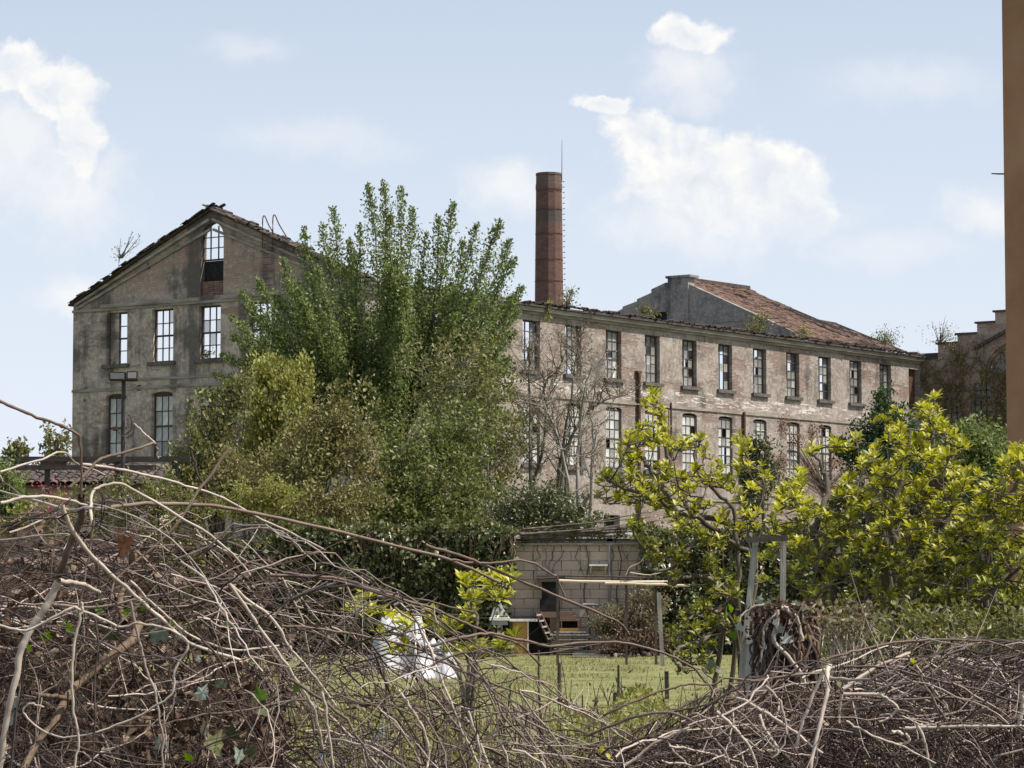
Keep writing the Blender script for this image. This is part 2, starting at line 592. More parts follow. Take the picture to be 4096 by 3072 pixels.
M_EARTH = mottled('earth', [(0, (0.012, 0.009, 0.007)), (0.5, (0.028, 0.02, 0.015)), (1, (0.06, 0.044, 0.032))], 4, bstr=0.8)  # soil darkened so its colour supplies the shade in gaps between canes
M_GROUND = mottled('ground_scrub', [(0, (0.06, 0.07, 0.025)), (0.5, (0.11, 0.12, 0.045)), (1, (0.17, 0.15, 0.08))], 0.6, bstr=0.5)
M_LAWN = mottled('lawn_turf', [(0, (0.11, 0.10, 0.045)), (0.45, (0.17, 0.175, 0.06)), (1, (0.26, 0.24, 0.11))], 1.3, bstr=0.6)
M_ORANGE = mottled('render_orange', [(0, (0.30, 0.155, 0.085)), (0.5, (0.37, 0.20, 0.115)), (1, (0.43, 0.25, 0.15))], 1.6, bstr=0.3)
M_EAVE = mottled('eave_wood', [(0, (0.05, 0.03, 0.02)), (1, (0.10, 0.06, 0.04))], 4)
M_PLASTIC_W = mottled('sheet_white', [(0, (0.34, 0.34, 0.36)), (1, (0.56, 0.56, 0.56))], 2, rough=0.45, spec=0.4)
M_PLASTIC_B = mottled('plastic_blue', [(0, (0.10, 0.22, 0.50)), (1, (0.25, 0.42, 0.72))], 4, rough=0.35, spec=0.5)
M_STONE = mottled('field_stone', [(0, (0.10, 0.085, 0.065)), (1, (0.24, 0.20, 0.16))], 3, island=0.4, bstr=0.6)
M_PINK_BOARD = mottled('board_pink', [(0, (0.45, 0.27, 0.19)), (1, (0.64, 0.44, 0.34))], 6, stretch=(0.4, 3, 3))


def chimney_mat():
    m, t, out = mat_new('chimney_brick')
    co = t.n('ShaderNodeTexCoord').outputs['Object']
    x, y, z = t.sep(co)[:]
    ang = t.m('ARCTAN2', y, x)
    p = t.comb(ang, z, 0.0)
    bk = t.n('ShaderNodeTexBrick')
    t.link(p, bk.inputs['Vector'])
    bk.inputs['Scale'].default_value = 1.0
    bk.inputs['Brick Width'].default_value = 0.27
    bk.inputs['Row Height'].default_value = 0.085
    bk.inputs['Mortar Size'].default_value = 0.008
    bk.inputs['Color1'].default_value = (0.15, 0.085, 0.07, 1)
    bk.inputs['Color2'].default_value = (0.105, 0.06, 0.052, 1)
    bk.inputs['Mortar'].default_value = (0.20, 0.12, 0.095, 1)
    n1 = t.noise(t.comb(t.m('MULTIPLY', ang, 0.5), t.m('MULTIPLY', z, 1.3), 0.0), 0.9, 7, 0.65)
    c = t.mix(t.mr(n1, 0.46, 0.72), bk.outputs['Color'], (0.10, 0.06, 0.05))
    band = t.m('MULTIPLY', t.mr(z, 25.6, 26.3), t.mr(z, 27.4, 26.6))
    c = t.mix(t.m('MULTIPLY', band, t.mr(n1, 0.3, 0.55)), c, (0.085, 0.075, 0.065))
    top = t.mr(z, 28.2, 29.2)
    c = t.mix(t.m('MULTIPLY', top, 0.8), c, (0.13, 0.105, 0.085))
    n2 = t.noise(co, 2.5, 6, 0.7)
    c = t.mix(t.m('MULTIPLY', t.mr(n2, 0.55, 0.75), 0.35), c, (0.30, 0.19, 0.15))
    b = principled(t, c, 0.9, 0.15, bump=n2, bstr=0.5, bdist=0.05)
    t.link(b.outputs[0], out.inputs[0])
    return m


M_CHIM = chimney_mat()


def pane_mat(name, col, rough, transp):
    m, t, out = mat_new(name)
    co = t.n('ShaderNodeTexCoord').outputs['Object']
    rnd = t.n('ShaderNodeObjectInfo').outputs['Random']
    v = t.m('ADD', 0.72, t.m('MULTIPLY', rnd, 0.5))
    n_ = t.noise(co, 2.2, 5, 0.6)
    c = t.mix(t.mr(n_, 0.35, 0.7), tuple(x * 0.72 for x in col), col)
    c = t.mix(1.0, c, c)
    mul = t.vm('SCALE', c)
    t.put(mul.node.inputs['Scale'], v)
    b = principled(t, mul, rough, 0.5)
    tr = t.n('ShaderNodeBsdfTransparent')
    mx = t.n('ShaderNodeMixShader')
    mx.inputs[0].default_value = transp
    t.link(b.outputs[0], mx.inputs[1])
    t.link(tr.outputs[0], mx.inputs[2])
    t.link(mx.outputs[0], out.inputs[0])
    return m


M_PANE_F = pane_mat('glass_frosted', (0.60, 0.60, 0.57), 0.35, 0.05)
M_PANE_D = pane_mat('glass_dirty', (0.36, 0.35, 0.33), 0.25, 0.2)
M_PANE_C = pane_mat('glass_dusty', (0.55, 0.55, 0.53), 0.2, 0.62)

L_TREE = leaf_mat('leaf_fresh_green', [(0, (0.095, 0.125, 0.034)), (0.5, (0.175, 0.22, 0.066)), (0.85, (0.245, 0.29, 0.11)), (1, (0.37, 0.40, 0.22))], 0.45)
L_MID = leaf_mat('leaf_mid_green', [(0, (0.085, 0.11, 0.028)), (0.6, (0.165, 0.19, 0.055)), (1, (0.29, 0.29, 0.12))], 0.4)
L_YELLOW = leaf_mat('leaf_spring_yellow', [(0, (0.16, 0.165, 0.035)), (0.6, (0.29, 0.29, 0.07)), (1, (0.43, 0.41, 0.16))], 0.4)
L_OLIVE = leaf_mat('leaf_olive', [(0, (0.10, 0.108, 0.032)), (0.6, (0.185, 0.185, 0.062)), (1, (0.30, 0.28, 0.12))], 0.35)
L_BROWN = leaf_mat('leaf_bronze', [(0, (0.12, 0.118, 0.04)), (0.6, (0.225, 0.21, 0.074)), (1, (0.35, 0.30, 0.145))], 0.35)
L_IVY = leaf_mat('leaf_ivy', [(0, (0.05, 0.062, 0.027)), (0.6, (0.115, 0.13, 0.052)), (0.9, (0.18, 0.19, 0.08)), (1, (0.29, 0.28, 0.15))], 0.15, 0.35, 0.5)
L_IVY_T = leaf_mat('leaf_ivy_top', [(0, (0.06, 0.07, 0.02)), (0.6, (0.13, 0.145, 0.045)), (1, (0.26, 0.25, 0.11))], 0.3)
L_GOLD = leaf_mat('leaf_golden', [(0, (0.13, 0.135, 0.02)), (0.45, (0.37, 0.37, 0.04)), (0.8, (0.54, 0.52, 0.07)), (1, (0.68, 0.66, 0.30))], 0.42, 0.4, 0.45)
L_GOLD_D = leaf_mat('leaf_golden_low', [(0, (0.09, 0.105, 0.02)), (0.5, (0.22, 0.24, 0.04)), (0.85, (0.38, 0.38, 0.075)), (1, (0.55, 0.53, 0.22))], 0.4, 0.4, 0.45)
L_DARK = leaf_mat('leaf_conifer', [(0, (0.02, 0.04, 0.012)), (0.6, (0.045, 0.085, 0.025)), (1, (0.09, 0.14, 0.05))], 0.25)
L_DEAD = leaf_mat('leaf_dead', [(0, (0.03, 0.018, 0.012)), (0.5, (0.08, 0.05, 0.033)), (0.9, (0.20, 0.135, 0.09)), (1, (0.40, 0.31, 0.23))], 0.2, 0.7, 0.2)
L_RED = leaf_mat('leaf_rusty', [(0, (0.13, 0.05, 0.025)), (1, (0.30, 0.14, 0.07))], 0.3)
L_TWIG = leaf_mat('leaf_buds', [(0, (0.12, 0.10, 0.05)), (0.6, (0.23, 0.19, 0.11)), (1, (0.36, 0.31, 0.20))], 0.35)
L_GRASS = leaf_mat('grass_blade', [(0, (0.12, 0.125, 0.04)), (0.5, (0.22, 0.215, 0.08)), (1, (0.38, 0.33, 0.18))], 0.4)
L_PINK = leaf_mat('petal_pink', [(0, (0.45, 0.06, 0.12)), (1, (0.70, 0.20, 0.28))], 0.3)
L_GREY = leaf_mat('leaf_grey_underside', [(0, (0.16, 0.20, 0.15)), (1, (0.38, 0.43, 0.36))], 0.2)
L_BRIGHT = leaf_mat('leaf_ivy_bright', [(0, (0.07, 0.13, 0.01)), (1, (0.17, 0.27, 0.02))], 0.45)

# ------------------------------------------------------------------ ground
g = MB()
g.v = [(-2500, -200, 0), (2500, -200, 0), (2500, 3500, 0), (-2500, 3500, 0)]
g.f = [(0, 1, 2, 3)]
tag(g.build('ground', M_GROUND), kind='structure')
# the lawn: gently uneven turf laid on the ground
nx, ny = 60, 80
xs, ys = np.linspace(-9, 9, nx), np.linspace(27, 59.6, ny)
X, Y = np.meshgrid(xs, ys)
edge = np.minimum.reduce([(X + 9) / 1.5, (9 - X) / 1.5, (Y - 27) / 1.5, (59.6 - Y) / 0.6, np.ones_like(X)])
Z = 0.006 + np.clip(edge, 0, 1) * (0.03 + 0.025 * np.sin(X * 1.3 + Y * 0.7) * np.sin(Y * 0.9) + 0.02 * NR.random(X.shape))
V = np.stack([X.ravel(), Y.ravel(), np.maximum(Z, 0.006).ravel()], 1)
k = (np.arange(ny - 1)[:, None] * nx + np.arange(nx - 1)).ravel()
tag(obj_np('lawn', V, np.stack([k, k + 1, k + nx + 1, k + nx], 1), M_LAWN, None, True), kind='structure')
N = 42000
gy = 29 + 29.5 * NR.random(N) ** 1.3
gx = (NR.random(N) - 0.4) * (gy * 0.17 + 2)
cl = np.sin(gx * 2.1 + gy) * np.sin(gy * 1.3 + gx * .7)
gl = 0.03 + 0.05 * NR.random(N) + 0.05 * np.clip(cl, 0, 1) * NR.random(N)
gp = np.stack([gx, gy, np.full(N, 0.02)], 1)
ga = np.stack([NR.normal(0, .5, N), NR.normal(0, .5, N), np.ones(N)], 1)
tag(leaves('grass', gp, ga, gl, 0.012, L_GRASS), 'short yellow green grass growing on the lawn before the block shed', 'grass')
# ------------------------------------------------------------------ the ruined factory
FA = math.radians(54)
FC = np.array([-6.8, 130.0, 0.0])
FU = np.array([math.cos(FA), math.sin(FA), 0])
FV = np.array([-FU[1], FU[0], 0])
W_, L_ = 18.8, 54.8                     # gable width, wing length
EAVE, APEX = 15.25, 19.35
factory = empty('derelict_factory', FC, FA, 'long derelict three storey factory with sooty gable front and roofless pinkish wing', 'factory')


def wing_pt(a, z, d):
    return (a, d, z)


def gable_pt(a, z, d):
    return (d, a, z)


def rect(a0, a1, z0, z1):
    return [(a0, z0), (a1, z0), (a1, z1), (a0, z1)]


def arch(a0, a1, z0, z1, rise, n=10):
    """opening with a curved head"""
    c, r = (a0 + a1) / 2, (a1 - a0) / 2
    pts = [(a0, z0), (a1, z0)]
    for i in range(n + 1):
        t = math.pi * i / n
        pts.append((c + r * math.cos(t), z1 - rise + rise * math.sin(t)))
    return pts


def ragged(a0, a1, z, amp, step, rng):
    n = max(2, int((a1 - a0) / step))
    return [(a0 + (a1 - a0) * i / n, z + rng.uniform(-amp, amp * 0.6)) for i in range(n + 1)]


WIN_C = [13.22 + 3.68 * (k - 3) for k in range(14)]          # wing windows, first three behind the trees
WIN_C = [c for c in WIN_C if c < 52]
TOPZ, MIDZ = (11.88, 14.42), (7.2, 10.38)
holes = []
for c in WIN_C:
    holes.append(rect(c - 0.73, c + 0.73, *TOPZ))
    holes.append(arch(c - 0.73, c + 0.73, MIDZ[0], MIDZ[1] + 0.06, 0.10, 4))
for c in (20.38,):
    holes.append(rect(c - 0.74, c + 0.74, 4.13, 4.8))
holes.append(rect(53.0, 54.3, 11.85, 14.35))
rg = random.Random(3)
top = ragged(0, L_, EAVE - 0.12, 0.06, 0.8, rg)
outer = [(0, 0), (L_, 0)] + top[::-1]
MB().poly([outer] + holes, wing_pt, 0.55).build('wall', M_WING, factory)
tag(factory.children[-1], label='pinkish rendered long wall with two rows of tall windows')

GT = [15.78, 12.70, 9.62, 6.40, 3.25]
GTOP, GMID = (12.08, 14.68), (7.40, 10.56)
gh = []
for c in GT:
    gh.append(rect(c - 0.70, c + 0.70, *GTOP))
    gh.append(arch(c - 0.70, c + 0.70, GMID[0], GMID[1] + 0.08, 0.14, 6))
AT = 9.5
gh.append(arch(AT - 0.74, AT + 0.74, 15.15, 18.70, 0.74, 14))
gh.append(rect(13.55, 13.78, 16.70, 16.98))
gh.append(rect(14.1, 14.4, 10.72, 11.02))
gh.append(rect(17.9, 18.05, 10.30, 10.45))
gout = [(0.56, 0), (W_, 0), (W_, EAVE)] + [(W_ + (AT - W_) * i / 8, EAVE + (APEX - EAVE) * i / 8) for i in range(1, 9)] + \
       [(AT + (0.56 - AT) * i / 8, APEX + (EAVE + 0.2 - APEX) * i / 8) for i in range(1, 9)]
MB().poly([gout] + gh, gable_pt, 0.42).build('gable_wall', M_GABLE, factory)
tag(factory.children[-1], label='sooty grey gable front with an arched attic window')

# back wall, mostly fallen at the gable end, and the far end wall
rb = random.Random(5)
bt = [(0.6, 11.2)] + ragged(3, 30, 11.3, 0.5, 1.1, rb) + [(31, 12.6), (33.5, 13.8)] + ragged(35, L_ - .6, 13.2, 0.4, 1.1, rb)
bh = [rect(c - 0.7, c + 0.7, 7.2, 10.2) for c in WIN_C[1:13]]
bh += [rect(c - 0.7, c + 0.7, 11.6, 12.6) for c in WIN_C[11:13]]
MB().poly([[(0.6, 0), (L_ - .6, 0)] + bt[::-1]] + bh, lambda a, z, d: (a, W_ - d, z), 0.5).build('back_wall', M_CONC, factory)
# floors inside
fl = MB()
for z in (5.7, 10.75):
    fl.box((0.58, 0.58, z - 0.3), (L_ - 0.02, W_ - 0.55, z))
fl.build('floor_slab', M_FLOOR, factory)

# transverse gable wall that still stands, with a chimney pier at the apex
TX = 41.0
slope = (APEX + 0.1 - EAVE) / 9.4
tv = [(0.58, 14.95), (W_ - 0.52, 14.95)]
tv += [(W_ - 0.52, EAVE)]
rt = random.Random(11)
for i in range(1, 9):
    a = W_ - 0.52 - (W_ - 0.52 - 9.95) * i / 8
    tv.append((a, EAVE + (W_ - a) * slope + rt.uniform(-0.05, 0.1)))
    tv.append((a, EAVE + (W_ - a) * slope + rt.uniform(0.05, 0.2)))
for i in range(0, 9):
    a = 8.3 + (0.58 - 8.3) * i / 8
    tv.append((a, EAVE + 0.10 + a * slope))
MB().poly([tv, rect(9.86, 10.84, 16.85, 17.5)], lambda a, z, d: (TX + d, a, z), 0.45).build('cross_wall', M_CONC, factory)
tag(factory.children[-1], label='dark bare concrete gable standing above the roofless wing')
for yy in (0.6, 9.0, 17.6):
    MB().box((TX + .02, yy, 10.76), (TX + .43, yy + .6, 14.949)).build('pier', M_CONC, factory)
MB().box((TX - 0.10, 8.3, 15.4), (TX + 0.6, 9.75, 19.48)).box((TX - 0.2, 8.1, 19.48), (TX + 0.8, 9.85, 19.62)).build('flue_pier', M_CONC, factory)
lt = MB()
for a0, a1, z in ((10.2, 17.9, 14.9), (10.0, 15.5, 16.3), (1.2, 8.2, 16.1), (2.2, 8.2, 14.9)):
    for j in range(3):
        lt.box((TX - 0.03 - 0.01 * j, a0 + j * .4, z + j * 0.28), (TX - 0.002, a1 - j * .7, z + j * 0.28 + 0.06))
lt.build('board_marks', M_CONC, factory)
MB().box((TX + 0.2, 9.84, 16.83), (TX + 0.26, 10.86, 17.52)).build('wall_opening_shade', M_SOOT_SHADE, factory)  # black panel stands in for the shade inside the open window hole

# string courses and cornices
def course(name, z0, z1, out, axis, a0, a1, cuts=()):
    b = MB()
    segs, s = [], a0
    for c0, c1 in sorted(cuts):
        if c0 > s:
            segs.append((s, c0))
        s = c1
    segs.append((s, a1))
    for x0, x1 in segs:
        if axis == 0:
            b.box((x0, -out, z0), (x1, -0.002, z1))
        else:
            b.box((-out, x0, z0), (-0.002, x1, z1))
    return b.build(name, M_TRIM, factory)


course('string_course', 10.62, 10.76, 0.07, 0, 0.0, L_)
course('string_course', 5.72, 5.86, 0.07, 0, 0.0, L_)
course('cornice', 14.72, 14.86, 0.12, 0, 0.0, L_)
course('cornice', 14.862, 15.06, 0.30, 0, -0.30, L_)
course('string_course', 10.80, 10.94, 0.07, 1, 0.0, W_)
course('string_course', 11.22, 11.34, 0.06, 1, 0.0, 16.5)
course('cornice', 14.80, 14.93, 0.10, 1, 0.0, W_)
course('cornice', 14.932, 15.10, 0.17, 1, 0.2, 16.8, [(AT - .66, AT + .66)])
for sgn in (0, 1):          # raking bands under the gable roof
    a0, a1 = (W_ - 0.25, AT + 0.1) if sgn == 0 else (0.4, AT - 0.1)
    b = MB()
    for off, out in ((0.95, 0.10), (0.45, 0.16)):
        p = (-out / 2 - 0.002, a0, EAVE + 0.12 - off * 0.4)
        q = (-out / 2 - 0.002, a1, APEX - 0.05 - off)
        b.bar(p, q, out, 0.12)
    b.build('raking_band', M_TRIM, factory)

# sills
def sill(axis, c, z, wd):
    b = MB()
    if axis == 0:
        b.box((c - wd / 2 - 0.18, -0.17, z - 0.17), (c + wd / 2 + 0.18, 0.05, z + 0.01))
    else:
        b.box((-0.17, c - wd / 2 - 0.18, z - 0.17), (0.05, c + wd / 2 + 0.18, z + 0.01))
    return b


# windows: iron frame with glazing bars (part), panes (sub-parts)
PANE_CACHE = {}


def pane_mesh(wd, ht, mat, axis):
    key = (round(wd, 3), round(ht, 3), mat.name, axis)
    if key not in PANE_CACHE:
        b = MB()
        if axis == 0:
            b.box((-wd / 2, -0.006, -ht / 2), (wd / 2, 0.006, ht / 2))
        else:
            b.box((-0.006, -wd / 2, -ht / 2), (0.006, wd / 2, ht / 2))
        PANE_CACHE[key] = b.mesh('pane', mat)
    return PANE_CACHE[key]


def window(axis, c, z0, z1, wd, cols, rows, chooser, inset=0.26, rise=0.0, missing_bars=0.0, rng=rg):
    org = (c, inset, z0) if axis == 0 else (inset, c, z0)
    b = MB()
    t = 0.075
    H = z1 - z0

    def bx(a0, a1, h0, h1, dp):
        if axis == 0:
            b.box((a0, -dp, h0), (a1, dp, h1))
        else:
            b.box((-dp, a0, h0), (dp, a1, h1))
    bx(-wd / 2 + .001, -wd / 2 + t, 0.012, H - .002, 0.05)
    bx(wd / 2 - t, wd / 2 - .001, 0.012, H - .002, 0.05)
    bx(-wd / 2 + t, wd / 2 - t, 0.012, t, 0.05)
    bx(-wd / 2 + t, wd / 2 - t, H - t, H - .002, 0.05)
    iw, ih = wd - 2 * t, H - 2 * t
    for i in range(1, cols):
        x = -wd / 2 + t + iw * i / cols
        bx(x - 0.022, x + 0.022, t, H - t, 0.03)
    for j in range(1, rows):
        if rng.random() < missing_bars:
            continue
        z = t + ih * j / rows
        h = 0.045 if j == rows // 2 else 0.022
        bx(-wd / 2 + t, wd / 2 - t, z - h, z + h, 0.034)
    win = b.build('window', M_FRAME, factory)
    win.location = org
    for i in range(cols):
        for j in range(rows):
            mt = chooser(i, j, rng)
            if mt is None:
                continue
            p = link('pane', pane_mesh(iw / cols - 0.04, ih / rows - 0.04, mt, axis), win)
            x, z = -wd / 2 + t + iw * (i + .5) / cols, t + ih * (j + .5) / rows
            p.location = (x, 0, z) if axis == 0 else (0, x, z)
            if rng.random() < 0.12:
                p.rotation_euler = (rng.uniform(-.06, .06), 0, 0) if axis == 0 else (0, rng.uniform(-.06, .06), 0)
    return win


def ch_frost(i, j, r):
    x = r.random()
    return None if x < 0.05 else (M_PANE_D if x < 0.14 else M_PANE_F)


def ch_open(i, j, r):
    return None if r.random() < 0.62 else M_PANE_C


for k, c in enumerate(WIN_C):
    def ch_top(i, j, r, k=k):
        # the left light of most sashes has lost its glass
        if k <= 3:
            return None if i <= 1 and j >= 1 else (M_PANE_D if r.random() < .75 else None)
        if i <= (k + j) % 2 and j >= 2 - (k % 2):
            return None if r.random() < .9 else M_PANE_D
        x = r.random()
        return None if x < 0.22 else (M_PANE_F if x < 0.36 and j < 2 else M_PANE_D)
    window(0, c, *TOPZ, 1.46, 3, 5, ch_top, missing_bars=0.28)
    sill(0, c, TOPZ[0], 1.46).build('window_sill', M_SILL, factory)
    window(0, c, MIDZ[0], MIDZ[1] - .04, 1.46, 3, 6, ch_frost, inset=0.13)
    sill(0, c, MIDZ[0], 1.46).build('window_sill', M_SILL, factory)
    if rg.random() < 0.55:      # sagging shutter leaf behind the right light
        s = MB().box((c + 0.25, 0.40, 12.0), (c + 0.71, 0.44, 13.0 + rg.random() * 1.2)).build('shutter', M_WOOD_R, factory)
MB().box((53.0, 0.28, 11.85), (54.3, 0.40, 14.35)).build('bricked_opening', M_RUST, factory)
MB().box((19.64, 0.38, 4.13), (21.12, 0.44, 4.8)).build('low_opening_shade', M_SOOT_SHADE, factory)  # black panel painted as the shade within the small opening
for k, c in enumerate(GT):
    if k == 0:
        window(1, c, *GTOP, 1.40, 2, 4, lambda i, j, r: None if i == 0 else (M_PANE_C if r.random() < .3 else None))
        MB().box((0.2, c + 0.05, 12.1), (0.26, c + 0.60, 14.66)).build('shutter', M_GABLE, factory)
    else:
        window(1, c, *GTOP, 1.40, 3, 4, ch_open)
    sill(1, c, GTOP[0], 1.40).build('window_sill', M_SILL, factory)
    window(1, c, GMID[0], GMID[1] - .06, 1.40, 3, 4 if k < 2 else 5, ch_frost if k < 2 else (lambda i, j, r: M_PANE_F if r.random() < .5 else None))
    sill(1, c, GMID[0], 1.40).build('window_sill', M_SILL, factory)
# attic window: arched glazing above a dark board and old brick
aw = MB()
zb = 16.86
aw.box((-0.04, -0.72, 0.0), (0.04, 0.72, 0.08))
for x in (-0.25, 0.25):
    aw.box((-0.03, x - 0.022, 0.08), (0.03, x + 0.022, 1.68))
for z in (0.62, 1.14):
    aw.box((-0.034, -0.7, z - 0.02), (0.034, 0.7, z + 0.02))
for i in range(12):
    t0, t1 = math.pi * i / 12, math.pi * (i + 1) / 12
    aw.bar((0, .71 * math.cos(t0), 1.14 + .71 * math.sin(t0)), (0, .71 * math.cos(t1), 1.14 + .71 * math.sin(t1)), 0.06, 0.06, (1, 0, 0))
for x in (-.71, .71):
    aw.box((-0.04, x - 0.03, 0.08), (0.04, x + 0.03, 1.14))
o = aw.build('window', M_FRAME, factory)
o.location = (0.2, AT, zb)
MB().box((0.3, AT - .735, 15.16), (0.36, AT + .735, 16.86)).build('dark_board', M_SOOT_SHADE, factory)
ib = MB()
for j in range(7):
    for i in range(4):
        x0 = AT - .73 + i * .365 + (0.0 if j % 2 else 0.01)
        ib.box((0.12 + .01 * ((i + j) % 2), x0 + .006, 15.17 + j * .1), (0.29, x0 + .352, 15.17 + j * .1 + .088))
ib.build('brick_infill', M_BRICK_R, factory)['kind'] = 'stuff'

# roof covering: a clay tile is a shallow half pipe
def tile_mesh(name, mat, ln=0.42, r=0.095):
    n, v, f = 4, [], []
    for s, rr in ((0, r), (1, r * 0.8)):
        for i in range(n + 1):
            a = math.pi * i / n
            v.append((rr * math.cos(a), s * ln, rr * 0.8 * math.sin(a)))
        for i in range(n + 1):
            a = math.pi * i / n
            v.append(((rr - .018) * math.cos(a), s * ln, (rr * 0.8 - .018) * math.sin(a)))
    for base in (0, n + 1):
        for i in range(n):
            a = base + i
            f.append((a, a + 1, a + 1 + 2 * (n + 1), a + 2 * (n + 1)))
    for i in range(n):
        f.append((i, i + 1, i + 1 + n + 1, i + n + 1))
    me = bpy.data.meshes.new(name)
    me.from_pydata(v, [], f)
    me.materials.append(mat)
    return me, np.array(v), np.array(f)


TILE, TV, TF = tile_mesh('roof_tile', M_TILE)
TILE_D, _, _ = tile_mesh('roof_tile_dark', M_TILE_D, 0.5, 0.13)
pitch = math.atan2(APEX - EAVE, 9.4)
rt = random.Random(21)
spots = []
for ci in range(60):
    x = TX + 0.12 + ci * 0.225
    for ri in range(29):
        y = 0.1 + ri * 0.325
        if x > (49.9 if y > 4.3 else 51.4) + 0.3 * math.sin(y * 3) + 0.15 * math.sin(y * 7):      # the fallen edge
            continue
        if x > 48.8 and y < 5.5 and rt.random() < 0.4:
            continue
        if 45.2 < x < 46.4 and 7.2 < y < 7.8:
            continue
        if rt.random() < 0.05 + (0.25 if math.sin(x * 1.7 + y * .9) > .9 else 0):
            continue
        spots.append((x, y, EAVE + 0.14 + y * math.tan(pitch) + 0.03 * math.sin(x * 2.3 + y) - .12 * math.sin(y / 9.4 * math.pi) + rt.uniform(-.03, .03), rt.uniform(-.14, .14)))
spots.sort(key=lambda s: s[0] - 0.3 * s[1])
for x, y, z, rz in spots[:300]:
    o = link('roof_tile', TILE, factory)
    o.location = (x, y, z)
    o.rotation_euler = (pitch, 0, rz)
Vs, Fs = [], []
cp, sp_ = math.cos(pitch), math.sin(pitch)
for i, (x, y, z, rz) in enumerate(spots[300:]):
    q = TV.copy()
    q[:, 1], q[:, 2] = TV[:, 1] * cp - TV[:, 2] * sp_, TV[:, 1] * sp_ + TV[:, 2] * cp
    Vs.append(q + (x, y, z))
    Fs.append(TF + i * len(TV))
o = obj_np('roof_tiles', np.concatenate(Vs), np.concatenate(Fs), M_TILE, factory, world=False)
o['kind'] = 'stuff'
# boarding under the tiles, rafters and the ridge beam
bd = MB()
bd.v = [(TX + 0.46, 0.05, EAVE - .06), (49.4, 0.05, EAVE - .06), (49.2, 9.3, EAVE - .06 + 9.25 * math.tan(pitch)), (TX + 0.46, 9.3, EAVE - .06 + 9.25 * math.tan(pitch))]
bd.v += [(x, y, z - 0.04) for x, y, z in bd.v]
bd.f = [(0, 1, 2, 3), (7, 6, 5, 4), (0, 4, 5, 1), (1, 5, 6, 2), (2, 6, 7, 3), (3, 7, 4, 0)]
bd.build('roof_boarding', M_TIMBER_D, factory)
for i in range(9):
    x = 47.9 + i * 0.55
    ytop = 4.6 if x > 50.1 else 9.3
    MB().bar((x, -0.3, EAVE), (x, ytop, EAVE + ytop * math.tan(pitch)), 0.14, 0.14).build('rafter', M_TIMBER_D, factory)
MB().bar((TX + .5, 9.45, 19.55), (49.7, 9.45, 19.62), 0.34, 0.22).build('ridge_beam', M_TIMBER_D, factory)
MB().bar((49.0, 4.75, EAVE + 2.05), (52.4, 4.75, EAVE + 2.0), 0.22, 0.26).build('purlin', M_TIMBER_D, factory)
MB().bar((49.0, 2.2, EAVE + .98), (52.9, 2.2, EAVE + .92), 0.2, 0.2).build('purlin', M_TIMBER_D, factory)

# broken tiles along the eave of the wing and on the gable rakes
eave = MB().bar((-0.3, -0.12, 15.12), (L_, -0.12, 15.12), 0.62, 0.09)
eave.build('eave_board', M_TIMBER_D, factory)
x = 0.0
while x < L_:
    if rt.random() < 0.86:
        o = link('roof_tile', TILE_D, factory)
        o.location = (x, -0.48 + rt.uniform(-.1, .12), 15.19 + rt.uniform(-.02, .05))
        o.rotation_euler = (rt.uniform(-.05, .25), rt.uniform(-.2, .2), rt.uniform(-.35, .35))
        o.scale = (1.1, rt.uniform(.7, 1.5), rt.uniform(.7, 1.6))
    x += rt.uniform(0.22, 0.5)
for side in (0, 1):
    p0 = (W_ + 0.18, EAVE - 0.06) if side == 0 else (-0.2, EAVE + 0.05)
    p1 = (AT, APEX - 0.02)
    MB().bar((0.2, p0[0], p0[1]), (0.2, p1[0], p1[1]), 0.8, 0.09).build('verge_board', M_TIMBER_D, factory)
    n = 58
    ang = math.atan2(p1[1] - p0[1], p1[0] - p0[0])
    for i in range(n):
        f = (i + .3) / n
        for xo in (-0.2, 0.12, 0.45):
            if rt.random() < (0.25 if side == 0 else 0.4) and i > 3:
                continue
            o = link('roof_tile', TILE_D, factory)
            o.location = (xo + rt.uniform(-.05, .05), p0[0] + (p1[0] - p0[0]) * f, p0[1] + (p1[1] - p0[1]) * f + 0.02 + rt.uniform(0, .09))
            o.rotation_euler = ((1 if side else -1) * 0 + (ang if side else ang - math.pi) * (1 if side else 1), 0, rt.uniform(-.25, .25)) if side else (math.pi - ang, 0, math.pi + rt.uniform(-.25, .25))
            o.scale = (1.2, 1.0, rt.uniform(.6, 1.3))

# iron ladder with hooped handrails over the gable roof
lad = empty('roof_ladder', FC + FV * 5.7, FA, 'rusty iron ladder with two hooped handrails on gable roof', 'ladder')
for dy in (-0.32, 0.32):
    pts = spline([(-0.3, dy, 15.2), (-0.3, dy, 17.6), (-0.3, dy, 18.55), (-0.25, dy - 0.08, 18.72), (-0.1, dy - 0.2, 18.3), (0.1, dy - 0.5, 17.7)], 16)
    tubes('handrail', [(pts, np.full(16, 0.03))], M_RUST, lad, world=False)
for z in np.arange(15.4, 17.7, 0.33):
    MB().bar((-0.3, -0.32, z), (-0.3, 0.32, z), 0.03, 0.03).build('rung', M_RUST, lad)

